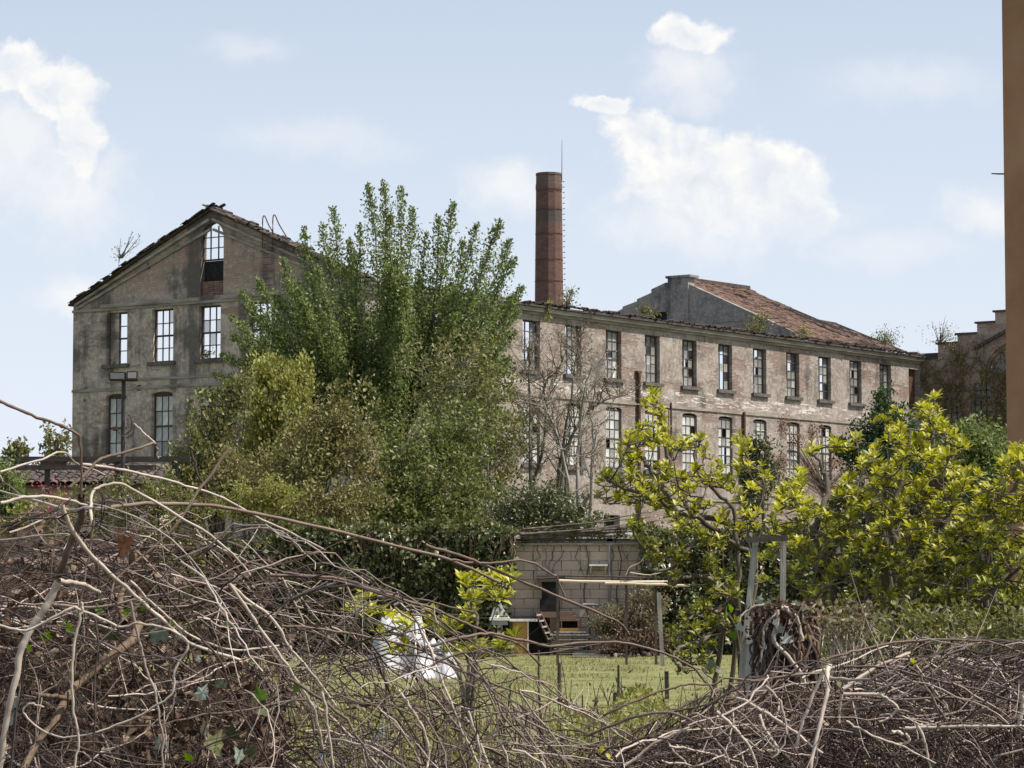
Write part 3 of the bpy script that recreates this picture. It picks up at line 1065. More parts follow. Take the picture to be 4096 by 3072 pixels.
# downpipe on the wing, remains of others
dpipe = empty('downpipe', FC + FU * 22.75, FA, 'tall rusty downpipe fixed on the pinkish wing between windows', 'pipe')
tubes('pipe', [(np.array([(0, -0.14, 0.0), (0, -0.14, 8), (0, -0.14, 12.3)]), np.full(3, 0.10))], M_RUST, dpipe, 8, world=False)
MB().box((-0.2, -0.22, 12.3), (0.2, 0.0, 12.42)).build('hopper', M_RUST, dpipe)
for z in (2, 5.5, 9.3):
    MB().box((-0.14, -0.26, z), (0.14, -0.002, z + .07)).build('bracket', M_RUST, dpipe)
dp2 = empty('downpipe', FC + FU * 33.4, FA, 'short rusty stub of pipe on the wing beside ivy', 'pipe')
tubes('pipe', [(np.array([(0, -0.12, 6.0), (0, -0.12, 9), (0, -0.12, 10.75)]), np.full(3, 0.09))], M_RUST, dp2, 8, world=False)
MB().box((-0.13, -0.22, 8.2), (0.13, -0.002, 8.27)).build('bracket', M_RUST, dp2)
dp3 = empty('downpipe', FC + FU * 25.9, FA, 'thin pipe stub under the mid string course near tall downpipe', 'pipe')
tubes('pipe', [(np.array([(0, -0.12, 7.4), (0, -0.12, 9), (0, -0.12, 10.9)]), np.full(3, 0.055))], M_RUST, dp3, 8, world=False)
MB().box((-0.1, -0.18, 8.2), (0.1, -0.002, 8.27)).build('bracket', M_RUST, dp3)

# ------------------------------------------------------------------ chimney stack
cc = P(2196, 1225, 195)
chim = empty('chimney_stack', (cc[0], 195, 0), math.radians(12), 'tall tapering red brick factory chimney with lightning rod', 'chimney')
b = MB().lathe([(1.42, 0), (1.02, 18), (0.99, 20.3), (0.93, 26), (0.90, 28.4), (0.93, 28.42), (0.93, 28.8), (0.90, 28.82), (0.89, 29.4), (0.92, 29.42), (0.92, 29.58), (0.70, 29.58), (0.70, 26)], n=12)
b.build('stack', M_CHIM, chim)
for z, r in ((28.3, 0.905), (27.0, 0.922), (25.3, 0.945), (23.5, 0.962), (22.0, 0.982)):
    MB().lathe([(r, z), (r + 0.012, z), (r + 0.012, z + 0.05), (r, z + 0.05)], n=24).build('iron_band', M_RUST, chim)
tubes('lightning_rod', [(np.array([(0.86, -0.28, 29.0), (0.87, -0.28, 30.5), (0.87, -0.28, 31.9)]), np.array([0.03, 0.022, 0.012]))], M_METAL_D, chim, world=False)
for i in range(26):
    z = 19.5 + i * 0.38
    r = 0.93 + (29.5 - z) * 0.009
    MB().bar((r - .02, -0.42, z), (r + 0.08, -0.42, z), 0.03, 0.03).bar((r + .08, -0.42, z), (r + .08, -0.12, z), .03, .03).bar((r + .08, -0.12, z), (r - .02, -0.12, z), .03, .03).build('rung', M_RUST, chim)

# ------------------------------------------------------------------ stepped-gable block at the end of the wing
step = empty('stepped_gable_building', FC + FU * (L_ + 0.02), FA, 'brown rendered building with stepped gable overgrown by bare creeper', 'building')
prof, z = [], 15.0
S = [(-0.02, 15.0), (-1.08, 15.9), (-2.42, 16.42), (-3.76, 17.05), (-4.98, 17.68), (-6.2, 18.2)]
pts = [(-0.02, 0)]
for i in range(len(S)):
    a, z = S[i]
    a2 = S[i + 1][0] if i + 1 < len(S) else -7.4
    pts += [(a, z), (a2, z)]
mir = [(-14.8 - a, z) for a, z in pts][::-1]
outl = pts[:-1] + mir[1:]
win_s = []
for a0, a1, z0, z1 in ((-2.6, -1.5, 11.2, 13.4), (-4.6, -3.5, 11.2, 13.4), (-2.6, -1.5, 7, 10), (-4.6, -3.5, 7, 10)):
    win_s.append(rect(a0, a1, z0, z1))
lun = arch(-9.4, -5.4 + .95, 14.0, 15.75, 1.75, 16)
lun = [(a, z) for a, z in arch(-10.3, -4.5, 14.1, 15.75, 1.6, 18)]
MB().poly([outl, lun] + win_s, lambda a, z, d: (d, a, z), 0.5).build('front_wall', M_STEP, step)
cop = MB()
for i in range(len(S)):
    a, z = S[i]
    a2 = S[i + 1][0] if i + 1 < len(S) else -8.6
    cop.box((-0.12, a2 + 0.001, z), (0.6, a + 0.12, z + 0.12))
cop.build('coping', M_TIMBER_D, step)
for a0, a1, z0, z1 in ((-2.6, -1.5, 11.2, 13.4), (-4.6, -3.5, 11.2, 13.4), (-2.6, -1.5, 7, 10), (-4.6, -3.5, 7, 10)):
    f = MB().box((0.25, a0, z0), (0.3, a1, z1)).build('window', M_PANE_F, step)
    m_ = MB()
    for i in range(1, 3):
        y = a0 + (a1 - a0) * i / 3
        m_.box((0.2, y - .03, z0), (0.249, y + .03, z1))
    for i in range(1, 5):
        z = z0 + (z1 - z0) * i / 5
        m_.box((0.2, a0, z - .03), (0.248, a1, z + .03))
    m_.build('glazing_bars', M_FRAME, f)
MB().poly([[(a * 0.98 - .15, z * 1.0 - .01) for a, z in lun]], lambda a, z, d: (0.28 + d, a, z), 0.03).build('lunette_pane', M_PANE_F, step)
lb = MB()
for i in range(18):
    t0, t1 = math.pi * i / 18, math.pi * (i + 1) / 18
    lb.bar((-0.05, -7.4 + 3.05 * math.cos(t0), 14.25 + 1.85 * math.sin(t0)), (-0.05, -7.4 + 3.05 * math.cos(t1), 14.25 + 1.85 * math.sin(t1)), 0.16, 0.26, (1, 0, 0))
lb.build('arch_moulding', M_STEP, step)
rk = MB()
rk.bar((-0.1, -3.6, 15.5), (-0.1, -7.4, 17.25), 0.2, 0.2).bar((-0.1, -11.2, 15.5), (-0.1, -7.4, 17.25), 0.2, 0.2)
rk.build('raking_band', M_TIMBER_D, step)
MB().box((0.22, -7.0, 14.1), (0.27, -6.4, 15.4)).build('dark_board', M_SOOT_SHADE, step)
MB().box((0.52, -14.78, 0.0), (9, -0.1, 14.6)).build('rear_block', M_STEP, step)
# flat roofed block glimpsed behind
fb = empty('flat_roof_block', FC + FU * 66 + FV * -3.0, FA, 'pale flat roofed block behind the end of the wing', 'building')
MB().box((0, 0, 0), (8, 13, 16.1)).build('wall', M_TRIM, fb)
MB().box((-0.3, -0.3, 16.101), (8.3, 13.3, 16.35)).build('roof_slab', M_METAL_D, fb)
MB().box((-0.06, 0.1, 15.35), (-0.004, 12.9, 15.5)).build('string_course', M_TIMBER_D, fb)
# ------------------------------------------------------------------ trees and bushes in the middle distance
def bez(p0, p1, p2, n):
    t = np.linspace(0, 1, n)[:, None]
    return (1 - t) ** 2 * p0 + 2 * t * (1 - t) * p1 + t * t * p2


def jitter(pts, amp, rng):
    n = len(pts)
    w_ = np.cumsum(rng.normal(size=(n, 3)), 0) * amp
    w_ -= np.linspace(0, 1, n)[:, None] * w_[-1]
    return pts + w_


def broom_tree():
    """the big tree: many shoots fanning up and out of a forked trunk"""
    rng = np.random.default_rng(12)
    Y0 = 104.0
    base = P(1540, 2300, Y0)
    base[2] = 0
    root = empty('broadleaf_tree', base, 0, 'big fresh green tree with upswept feathery shoots before the gable', 'tree')
    fork = P(1560, 1830, Y0)
    trunk = [(jitter(bez(base, (base + fork) / 2 + (0.1, 0, 0), fork, 9), 0.02, rng), np.linspace(0.34, 0.24, 9))]
    tips = [(1333, 833), (1290, 900), (1472, 741), (1533, 731), (1607, 750), (1650, 835), (1811, 809), (1752, 862), (1907, 898), (2000, 883),
            (2037, 963), (2059, 1031), (2089, 1148), (1213, 907), (1130, 1037), (963, 1167), (926, 1262), (890, 1420), (800, 1560),
            (2060, 1330), (2040, 1430), (1000, 1230), (1060, 1300), (930, 1340), (860, 1500), (1150, 1120), (2070, 1240), (2050, 1180), (980, 1440), (900, 1590), (1050, 1420), (1400, 960), (1700, 930), (1030, 1120), (1440, 900), (1560, 860), (1850, 960), (1950, 1010), (1100, 1180)]
    tips = [(x, y, Y0 + rng.uniform(-2, 2)) for x, y in tips]
    for _ in range(120):            # shoots in the body of the crown
        a = rng.uniform(-1, 1)
        px = 1520 + a * 540
        top = 1000 + 320 * abs(a) ** 2.0 + rng.uniform(0, 560)
        tips.append((px, min(top, 1680), Y0 + rng.uniform(-4.2, 4.2) * (1 - 0.5 * abs(a))))
    br, lp, la, ls = [], [], [], []
    forks = [fork, fork + (-1.2, 0.4, 1.6), fork + (1.0, -0.3, 1.8), fork + (0.1, 0.8, 2.4)]
    for f in forks[1:]:
        br.append((jitter(bez(fork, (fork + f) / 2, f, 6), 0.02, rng), np.linspace(0.2, 0.13, 6)))
    for tx, ty, tY in tips:
        tip = P(tx, ty, tY)
        f = forks[int(np.argmin([abs(tip[0] - q[0]) + rng.uniform(0, 1.2) for q in forks]))]
        d = tip - f
        ctl = f + np.array([d[0] * 0.55, d[1] * 0.6, d[2] * 0.30])
        c = jitter(bez(f, ctl, tip, 12), 0.05, rng)
        L = np.linalg.norm(d)
        br.append((c, np.linspace(0.075, 0.012, 12)))
        n = int(205 * L)
        t = rng.random(n) ** 0.85 * 0.86 + 0.14
        k = np.clip(t * 11, 0, 10.999)
        i = k.astype(int)
        pos = c[i] + (c[i + 1] - c[i]) * (k - i)[:, None]
        spread = 0.075 + 0.62 * np.clip(1 - t, 0, 1) ** 0.62
        off = rng.normal(size=(n, 3)) * spread[:, None] * 0.62
        off[:, 2] *= 0.75
        lp.append(pos + off)
        tg = unit(c[i + 1] - c[i])
        la.append(tg * 0.6 + rng.normal(size=(n, 3)) * 0.7)
        ls.append(rng.uniform(0.09, 0.17, n))
    lp, la, ls = np.concatenate(lp), np.concatenate(la), np.concatenate(ls)
    tubes('trunk', trunk, M_BARK, root, 8)
    tubes('limbs', br, M_BARK, root, 5)
    leaves('crown', lp, la, ls, ls * 0.55, L_TREE, root, rng=rng)


broom_tree()


def bush(name, label, cat, blobs, Y0, nl, lsize, mat, base_px, group=None, stems=14, up=0.5, lumps=60, bark=None, spread=0.28, r0=0.07, seed=1, aspect=0.55, ragged_=0.0):
    """blobs: (px, py, rx, ry, dY) in photo pixels; the crown is many leaf clumps on real twigs"""
    rng = np.random.default_rng(seed)
    base = P(base_px, 2300, Y0)
    base[2] = 0.0
    root = empty(name, base, 0, label, cat, group)
    s = px_m(Y0)
    area = np.array([b[2] * b[3] for b in blobs], float)
    area /= area.sum()
    cen = []
    for b, w_ in zip(blobs, area):
        m_ = max(3, int(lumps * w_))
        d = unit(rng.normal(size=(m_, 3)))
        r = rng.random(m_) ** 0.42
        c = P(b[0], b[1], Y0 + b[4])
        rr = np.array([b[2] * s, (b[2] + b[3]) * 0.5 * s, b[3] * s])
        cen.append(c + d * r[:, None] * rr * (1 + ragged_ * rng.normal(size=(m_, 1))))
    cen = np.concatenate(cen)
    cen[:, 2] = np.maximum(cen[:, 2], 0.15)
    br = []
    for j in rng.permutation(len(cen))[:stems]:
        tip = cen[j]
        st = base + np.array([rng.normal() * 0.25, rng.normal() * 0.25, 0])
        ctl = st + (tip - st) * np.array([0.35, 0.35, 0.7])
        br.append((jitter(bez(st, ctl, tip, 10), 0.03, rng), np.linspace(r0 * rng.uniform(.5, 1), min(0.01, r0 * .35), 10)))
    tubes('stems', br, bark or M_BARK, root, 5)
    tw = []
    allp = np.concatenate([b[0] for b in br])
    for c in cen:
        q = allp[int(np.argmin(((allp - c) ** 2).sum(1)))]
        if np.linalg.norm(q - c) > 0.05:
            tw.append((jitter(bez(q, (q + c) / 2 + (0, 0, 0.1), c, 5), 0.03, rng), np.linspace(min(0.018, r0 * .4), min(0.006, r0 * .2), 5)))
    if tw:
        tubes('twigs', tw, bark or M_BARK, root, 4)['kind'] = 'stuff'
    per = max(1, nl // len(cen))
    sz = rng.uniform(0.6, 1.35, len(cen)) * spread
    mid = cen.mean(0)
    dr = unit(unit(cen - mid) * 0.7 + rng.normal(size=cen.shape) * 0.45 + np.array([0, 0, up]))
    tt = rng.random(len(cen) * per) * 1.9 - 0.6
    wid = np.clip(1.25 - np.abs(tt) * .55, .2, 1.2)
    pos = np.repeat(cen, per, 0) + np.repeat(dr * sz[:, None] * 1.9, per, 0) * tt[:, None] + rng.normal(size=(len(cen) * per, 3)) * (np.repeat(sz, per) * wid * .62)[:, None]
    pos[:, 2] = np.maximum(pos[:, 2], 0.05)
    ax = unit(rng.normal(size=pos.shape)) + np.array([0, 0, up])
    ls = rng.uniform(0.6, 1.3, len(pos)) * lsize
    leaves('foliage', pos, ax, ls, ls * aspect, mat, root, rng=rng)
    return root


bush('spring_tree', 'upright yellow green young tree in front of the big green tree', 'tree', [(1110, 1640, 120, 190, 0), (1060, 1560, 60, 90, 0), (1180, 1540, 60, 80, .5), (1150, 1820, 170, 130, 0)], 90, 13000, 0.15, L_YELLOW, 1110, stems=34, up=1.2, lumps=150, spread=0.26, seed=3)
bush('bronze_shrub', 'broad bronze leaved shrub below the yellow green tree', 'shrub', [(1280, 1850, 230, 190, 0), (1000, 1960, 220, 130, 1), (1400, 1690, 90, 110, 0), (1250, 2040, 300, 90, -1)], 84, 16000, 0.14, L_BROWN, 1200, stems=30, up=0.6, lumps=260, spread=0.26, seed=4)
bush('olive_shrub', 'tall olive green shrub against the sooty gable wall', 'shrub', [(850, 1800, 110, 190, 0), (800, 1960, 140, 120, 0), (930, 1640, 70, 100, 0), (700, 1990, 110, 90, 0)], 86, 10000, 0.14, L_OLIVE, 850, stems=26, up=0.9, lumps=170, spread=0.25, seed=5)
bush('yellow_shrub', 'low bright yellow shrub behind the ivy wall', 'shrub', [(1060, 2000, 120, 45, 0), (960, 2030, 70, 35, 0)], 76, 4000, 0.10, L_YELLOW, 1050, stems=12, lumps=60, spread=0.18, seed=6)
bush('green_shrub', 'wide mixed green shrub under the big tree crown', 'shrub', [(1680, 1930, 230, 190, 0), (1560, 2060, 200, 80, -1), (1850, 2050, 200, 90, 0), (1800, 1780, 170, 130, 1)], 88, 17000, 0.15, L_MID, 1680, stems=30, up=0.6, lumps=260, spread=0.27, seed=7)
bush('green_shrub', 'leafy mid green shrub growing between the big tree and the wing', 'shrub', [(1900, 1560, 170, 190, 0), (1980, 1750, 150, 220, 0), (1780, 1560, 150, 170, 1), (1930, 1960, 150, 120, 0)], 96, 8500, 0.15, L_OLIVE, 1930, stems=30, up=0.7, lumps=230, spread=0.28, seed=8, bark=M_BARK_P, ragged_=0.25)
bush('ivy_shrub', 'dark rounded ivy shrub at the foot of the bare saplings', 'shrub', [(2190, 2050, 120, 90, 0), (2080, 2080, 110, 60, 0), (2300, 2100, 70, 45, 0)], 78, 10000, 0.10, L_IVY, 2180, stems=16, lumps=120, spread=0.2, seed=9)
bush('conifer', 'dark green bushy conifer rising behind the golden shrub', 'tree', [(3560, 1720, 90, 90, 0), (3480, 1800, 110, 100, 0), (3600, 1850, 140, 120, 0), (3530, 1640, 25, 50, 0)], 58, 12000, 0.08, L_DARK, 3560, stems=20, up=0.9, lumps=160, spread=0.14, seed=10)
bush('leafy_tree', 'mid green rounded tree beside the orange house', 'tree', [(3920, 1830, 110, 90, 0), (3830, 1800, 70, 70, 0), (3950, 1950, 150, 100, 0)], 52, 12000, 0.09, L_TREE, 3920, stems=18, up=0.5, lumps=150, spread=0.15, seed=13)
bush('garden_shrub', 'small fresh green shrub beside the dark canopy', 'shrub', [(0, 1950, 60, 70, 0), (40, 2010, 50, 60, 0)], 50, 3500, 0.08, L_TREE, 10, stems=10, lumps=60, spread=0.12, seed=14)
bush('hedge_shrub', 'dusky green hedge shrub under the floodlight pole', 'shrub', [(560, 2010, 140, 90, 0), (700, 2060, 150, 90, 0), (420, 2060, 120, 70, 0), (560, 2250, 260, 160, .5), (480, 2450, 300, 150, .5)], 58, 20000, 0.08, L_OLIVE, 560, stems=20, lumps=170, spread=0.16, seed=15)
bush('weed_clump', 'low yellow green weeds under the pink flowers', 'weeds', [(150, 2080, 110, 45, 0), (60, 2120, 60, 40, 0), (120, 2350, 160, 220, .3)], 34, 9000, 0.06, L_YELLOW, 130, r0=.02, stems=14, lumps=70, spread=0.08, seed=16)
fl = bush('flowering_shrub', 'small shrub with crimson pink blossom before the brown wall', 'shrub', [(180, 1975, 30, 40, 0), (245, 2010, 25, 45, 0), (210, 2050, 60, 30, 0)], 33, 130, 0.035, L_PINK, 200, stems=14, r0=.015, lumps=26, spread=0.06, seed=17, aspect=0.9)

# far trees on the skyline
for px, py, h, lb in ((225, 1775, 60, 'far pale poplar with two columns of leaves on skyline'), (70, 1830, 30, 'tiny far tree low on the skyline')):
    bush('far_tree', lb, 'tree', [(px - 22, py, 14, h, 0), (px + 26, py + 5, 14, h * .95, 0), (px, py + 60, 45, 55, 0)] if h > 40 else [(px, py, 30, h, 0)], 320, 900, 0.55, L_OLIVE, px, stems=12, lumps=50, spread=0.55, r0=0.2, seed=int(px))

# bare saplings in front of the wing
def sapling(label, stems_px, Y0, seed, nt=26, bark=M_BARK):
    rng = np.random.default_rng(seed)
    base = P(stems_px[0][0][0], 2300, Y0)
    base[2] = 0
    root = empty('sapling', base, 0, label, 'sapling', 'bare saplings before the pinkish wing')
    br, lp, la = [], [], []
    for cp_ in stems_px:
        pts = [base + (rng.normal() * .1, 0, 0)] + [P(x, y, Y0 + rng.uniform(-.6, .6)) for x, y in cp_]
        c = jitter(spline(pts, 22), 0.015, rng)
        br.append((c, np.linspace(0.085, 0.012, 22)))
        for _ in range(nt):
            k = int(rng.integers(7, 21))
            dr = unit(np.array([rng.normal() * 0.8, rng.normal() * 0.8, rng.uniform(.6, 1.3)]))
            L = rng.uniform(0.6, 2.0) * (1.25 - k / 30)
            e = c[k] + dr * L
            q = jitter(bez(c[k], c[k] + dr * L * .5 + (0, 0, -.1 * L), e, 6), 0.03, rng)
            br.append((q, np.linspace(0.02, 0.006, 6)))
            for _2 in range(3):
                k2 = int(rng.integers(2, 6))
                d2 = unit(dr + rng.normal(size=3) * 0.6)
                e2 = q[k2] + d2 * rng.uniform(.25, .7)
                br.append((np.linspace(q[k2], e2, 4), np.linspace(0.009, 0.004, 4)))
                m_ = int(rng.integers(4, 10))
                lp.append(q[k2] + (e2 - q[k2]) * rng.random((m_, 1)) + rng.normal(size=(m_, 3)) * .05)
                la.append(rng.normal(size=(m_, 3)) + (0, 0, .5))
    tubes('stems', br, bark, root, 4)
    lp, la = np.concatenate(lp), np.concatenate(la)
    ls = rng.uniform(0.05, 0.10, len(lp))
    leaves('buds', lp, la, ls, ls * .5, L_TWIG, root, rng=rng)


sapling('thin dark stemmed sapling with fine buds beside the big tree', [[(2120, 1960), (2118, 1700), (2112, 1500), (2120, 1330)], [(2120, 2000), (2170, 1800), (2200, 1560), (2260, 1420)]], 92, 31)
sapling('bare sapling with forking stems rising before the lit window row', [[(2235, 1980), (2250, 1800), (2290, 1560), (2310, 1330)], [(2250, 1900), (2310, 1700), (2400, 1610), (2490, 1570)], [(2270, 1900), (2190, 1650), (2170, 1480)]], 90, 32, 30)
sapling('pale barked slender sapling with drooping fork before the brick opening', [[(2310, 1980), (2320, 1750), (2340, 1560), (2400, 1430)], [(2280, 2080), (2270, 1900), (2220, 1700), (2160, 1620)]], 86, 33, 18, M_BARK_P)
sapling('spindly sapling leaning over a white branch near the small opening', [[(2330, 2040), (2400, 1980), (2450, 1955), (2500, 1900)], [(2370, 1950), (2375, 1750), (2360, 1640)]], 84, 34, 10, M_BARK_P)

# plants rooted on the walls
def wall_plant(label, pts, Yfun, n, ls, mat, seed, spread, name='wall_plant', up=0.8, cat='plant'):
    rng = np.random.default_rng(seed)
    b0 = Yfun(*pts[0][:2])
    root = empty(name, b0, 0, label, cat)
    st = []
    P3, A3 = [], []
    for (x, y, r) in pts:
        q = Yfun(x, y)
        for _ in range(5):
            e = q + rng.normal(size=3) * r * np.array([1, .3, .8]) + (0, 0, r * .5)
            st.append((np.linspace(b0 + rng.normal(size=3) * .05, e, 5), np.linspace(.025, .008, 5)))
        P3.append(q + rng.normal(size=(n // len(pts), 3)) * r * np.array([1, .4, .8]))
    P3 = np.concatenate(P3)
    tubes('stems', st, M_BARK, root, 4)
    l_ = rng.uniform(.6, 1.3, len(P3)) * ls
    leaves('foliage', P3, rng.normal(size=P3.shape) + (0, 0, up), l_, l_ * .5, mat, root, rng=rng)


def on_wing(px, py, out=0.25):
    a, b = (px - 2048) / FPX, (1536 - py) / FPX
    d = np.array([a, ct_ - b * st_, st_ + b * ct_])
    o = np.array([0, 0, EYE])
    k = np.dot(FC - FV * out - o, FV) / np.dot(d, FV)
    return o + d * k


def on_gable(px, py, out=-0.2):
    a, b = (px - 2048) / FPX, (1536 - py) / FPX
    d = np.array([a, ct_ - b * st_, st_ + b * ct_])
    o = np.array([0, 0, EYE])
    k = np.dot(FC - FU * out - o, FU) / np.dot(d, FU)
    return o + d * k


def on_step(px, py, out=0.15):
    a, b = (px - 2048) / FPX, (1536 - py) / FPX
    d = np.array([a, ct_ - b * st_, st_ + b * ct_])
    o = np.array([0, 0, EYE])
    k = np.dot(FC + FU * (L_ - out) - o, FU) / np.dot(d, FU)
    return o + d * k


wall_plant('dark ivy mass climbing the wing beside the downpipe stub', [(3010, 2000, .5), (3030, 1940, .65), (3040, 1860, .6), (3020, 1790, .5), (3060, 1900, .5), (2990, 1900, .4)], lambda x, y: on_wing(x, y, .3), 4200, 0.22, L_IVY, 41, .4, 'ivy', 0.1, 'ivy')
wall_plant('rust coloured creeper around the far window of the wing', [(3300, 1960, .5), (3180, 1760, .35), (3130, 1700, .35), (3250, 1720, .4), (3240, 1860, .5), (3330, 1850, .5), (3400, 1900, .6), (3120, 1850, .3), (3450, 1820, .4)], lambda x, y: on_wing(x, y, .12), 2600, 0.12, L_RED, 42, .4, 'creeper', 0.0, 'creeper')
wall_plant('small bush sprouting from the eave next to chimney', [(2272, 1225, .3), (2262, 1195, .25), (2285, 1170, .15)], lambda x, y: on_wing(x, y, .1), 260, 0.14, L_OLIVE, 43, .3)
wall_plant('yellowed grass tuft hanging from the cornice below chimney', [(2193, 1225, .1), (2193, 1250, .12), (2190, 1280, .1), (2196, 1215, .1)], lambda x, y: on_wing(x, y, .45), 120, 0.16, L_YELLOW, 44, .3)
wall_plant('green bush growing on the ledge before the tiled roof', [(3035, 1330, .3), (3030, 1300, .35), (3045, 1275, .25), (3010, 1320, .3)], lambda x, y: on_wing(x, y, -1.2), 700, 0.15, L_OLIVE, 45, .3)
wall_plant('faded tuft on the ledge right of the cross wall opening', [(2600, 1260, .35), (2580, 1245, .2)], lambda x, y: on_wing(x, y, -1.0), 300, 0.14, L_OLIVE, 46, .3)
wall_plant('yellow weed growing where the broken roofs meet', [(3215, 1325, .2), (3225, 1340, .25), (3200, 1350, .25)], lambda x, y: on_wing(x, y, -.6), 240, 0.14, L_YELLOW, 47, .3)
wall_plant('dark bush on the wall head at the end of wing', [(3535, 1375, .35), (3545, 1345, .4), (3520, 1360, .3), (3560, 1365, .3)], lambda x, y: on_wing(x, y, -1.5), 620, 0.14, L_OLIVE, 48, .3)
wall_plant('sparse twiggy bush on the stepped gable coping', [(3760, 1375, .3), (3740, 1340, .5), (3790, 1340, .4), (3800, 1350, .2), (3775, 1320, .25)], lambda x, y: on_step(x, y, -.25), 260, 0.13, L_OLIVE, 49, .3)
wall_plant('pale twigs sprouting on the gable verge', [(485, 1030, .25), (480, 1005, .3), (540, 965, .25)], lambda x, y: on_gable(x, y), 90, 0.12, L_TWIG, 50, .3)
wall_plant('plant sprouting inside the sill of a gable window', [(825, 1425, .15), (835, 1415, .15)], lambda x, y: on_gable(x, y, -.1), 90, 0.13, L_OLIVE, 51, .3)

# bare creeper netting over the stepped building
rng = np.random.default_rng(52)
cr = empty('bare_creeper', on_step(3800, 2250), 0, 'leafless brown creeper netting the stepped gable building', 'creeper')
st, lp = [], []
for _ in range(330):
    x, y = rng.uniform(3690, 4130), rng.uniform(1450, 2100)
    q = [(x, y)]
    a = rng.uniform(-2.6, -0.5)
    for _2 in range(5):
        a += rng.normal() * .5
        q.append((q[-1][0] + 26 * math.cos(a), max(1400 - (q[-1][0] - 3745) * .3, q[-1][1] + 34 * math.sin(a))))
    st.append((np.array([on_step(xx, yy, rng.uniform(.05, .35)) for xx, yy in q]), np.linspace(.05, .015, 6) * rng.uniform(.5, 1.2)))
    lp += [on_step(q[k][0] + rng.normal() * 8, q[k][1] + rng.normal() * 8, rng.uniform(.1, .45)) for k in (1, 2, 3, 4, 5) for _3 in range(5)]
tubes('stems', st, M_CANE_B, cr, 4)
lp = np.array(lp)
l_ = rng.uniform(.08, .2, len(lp))
leaves('dry_leaves', lp, rng.normal(size=lp.shape), l_, l_ * .6, L_BROWN, cr, rng=rng)
# ------------------------------------------------------------------ garden at the end of the lawn: block shed, ivy walls
SY = 60.0
shed = empty('block_shed', (1.55, SY, 0), 0, 'low garden shed of bare concrete blocks with flat corrugated roof', 'shed')
SX0, SX1, SH = -0.35 - 1.55, 3.5 - 1.55, 2.40
MB().box((SX0 + .02, 0.02, 0), (SX1 - .02, 3.0, SH)).build('core_wall', M_MORTAR, shed)
rs = random.Random(4)
bw, bh_ = 0.40, 0.20
BLK = []
for k in range(4):
    b_ = MB().box((-bw / 2 + .006, 0, 0.005), (bw / 2 - .006, 0.10, bh_ - .005))
    for i, q in enumerate(b_.v):
        if q[1] < 0.01:
            b_.v[i] = (q[0] + rs.uniform(-.004, .004), q[1] + rs.uniform(0, .006), q[2] + rs.uniform(-.003, .003))
    BLK.append(b_.mesh('block', M_SHED))
HALF = MB().box((-bw / 4 + .006, 0, 0.005), (bw / 4 - .006, 0.10, bh_ - .005)).mesh('half_block', M_SHED)
for r in range(12):
    x = SX0
    if r % 2:
        o = link('half_block', HALF, shed)
        o.location = (x + bw / 4, -0.04, r * bh_)
        x += bw / 2
    while x + bw <= SX1 + .01:
        o = link('block', BLK[rs.randrange(4)], shed)
        o.location = (x + bw / 2, -0.04 + rs.uniform(-.008, .006), r * bh_)
        x += bw
    if SX1 - x > bw / 2 - .02:
        o = link('half_block', HALF, shed)
        o.location = (x + bw / 4, -0.04, r * bh_)
# corrugated roof with visible wavy front edge
n = 120
xs = np.linspace(SX0 - .25, SX1 + .2, n)
wv = 0.022 * np.sin(xs * 2 * math.pi / 0.11)
V = np.concatenate([np.stack([xs, np.full(n, -.20), 2.50 + wv], 1), np.stack([xs, np.full(n, 3.2), 2.68 + wv], 1), np.stack([xs, np.full(n, -.20), 2.49 + wv], 1), np.stack([xs, np.full(n, 3.2), 2.67 + wv], 1)])
k = np.arange(n - 1)
F = np.concatenate([np.stack([k, k + 1, k + 1 + n, k + n], 1), np.stack([k + 2 * n, k + 3 * n, k + 1 + 3 * n, k + 1 + 2 * n], 1), np.stack([k, k + 2 * n, k + 1 + 2 * n, k + 1], 1)])
obj_np('roof', V, F, M_METAL_G, shed, world=False)
MB().box((SX0 - .2, -.16, 2.402), (SX1 + .15, -.10, 2.47)).build('fascia_board', M_TIMBER_D, shed)
tubes('gutter', [(np.array([(SX0 - .1, -.12, 2.35), (0, -.12, 2.36), (SX1 + .1, -.12, 2.37)]), np.full(3, .028))], M_METAL_G, shed, 8, world=False)


def at_shed(px, py, y):
    q = P(px, py, SY + y)
    return np.array([q[0] - 1.55, y, q[2]])


a, b, c = at_shed(2438, 2158, -.11), at_shed(2438, 2420, -.11), at_shed(2310, 2418, -.11)
tubes('downpipe', [(np.array([a, (a + b) / 2, b, b + (0, 0, -.001), (b + c) / 2, c]), np.full(6, .026))], M_METAL_G, shed, 8, world=False)
MB().box(tuple(a + (-.06, -.05, -.06)), tuple(a + (.06, .05, .08))).build('hopper', M_METAL_G, shed)
p0, p1 = at_shed(2355, 2266, -.045), at_shed(2430, 2247, -.30)
MB().box((p0[0], -.36, p0[2] + .01), (p1[0], -.045, p0[2] + .05)).bar((p0[0] + .04, -.05, p0[2] - .16), (p0[0] + .04, -.32, p0[2]), .03, .03).bar((p1[0] - .04, -.05, p0[2] - .16), (p1[0] - .04, -.32, p0[2]), .03, .03).build('shelf', M_WHITE, shed)
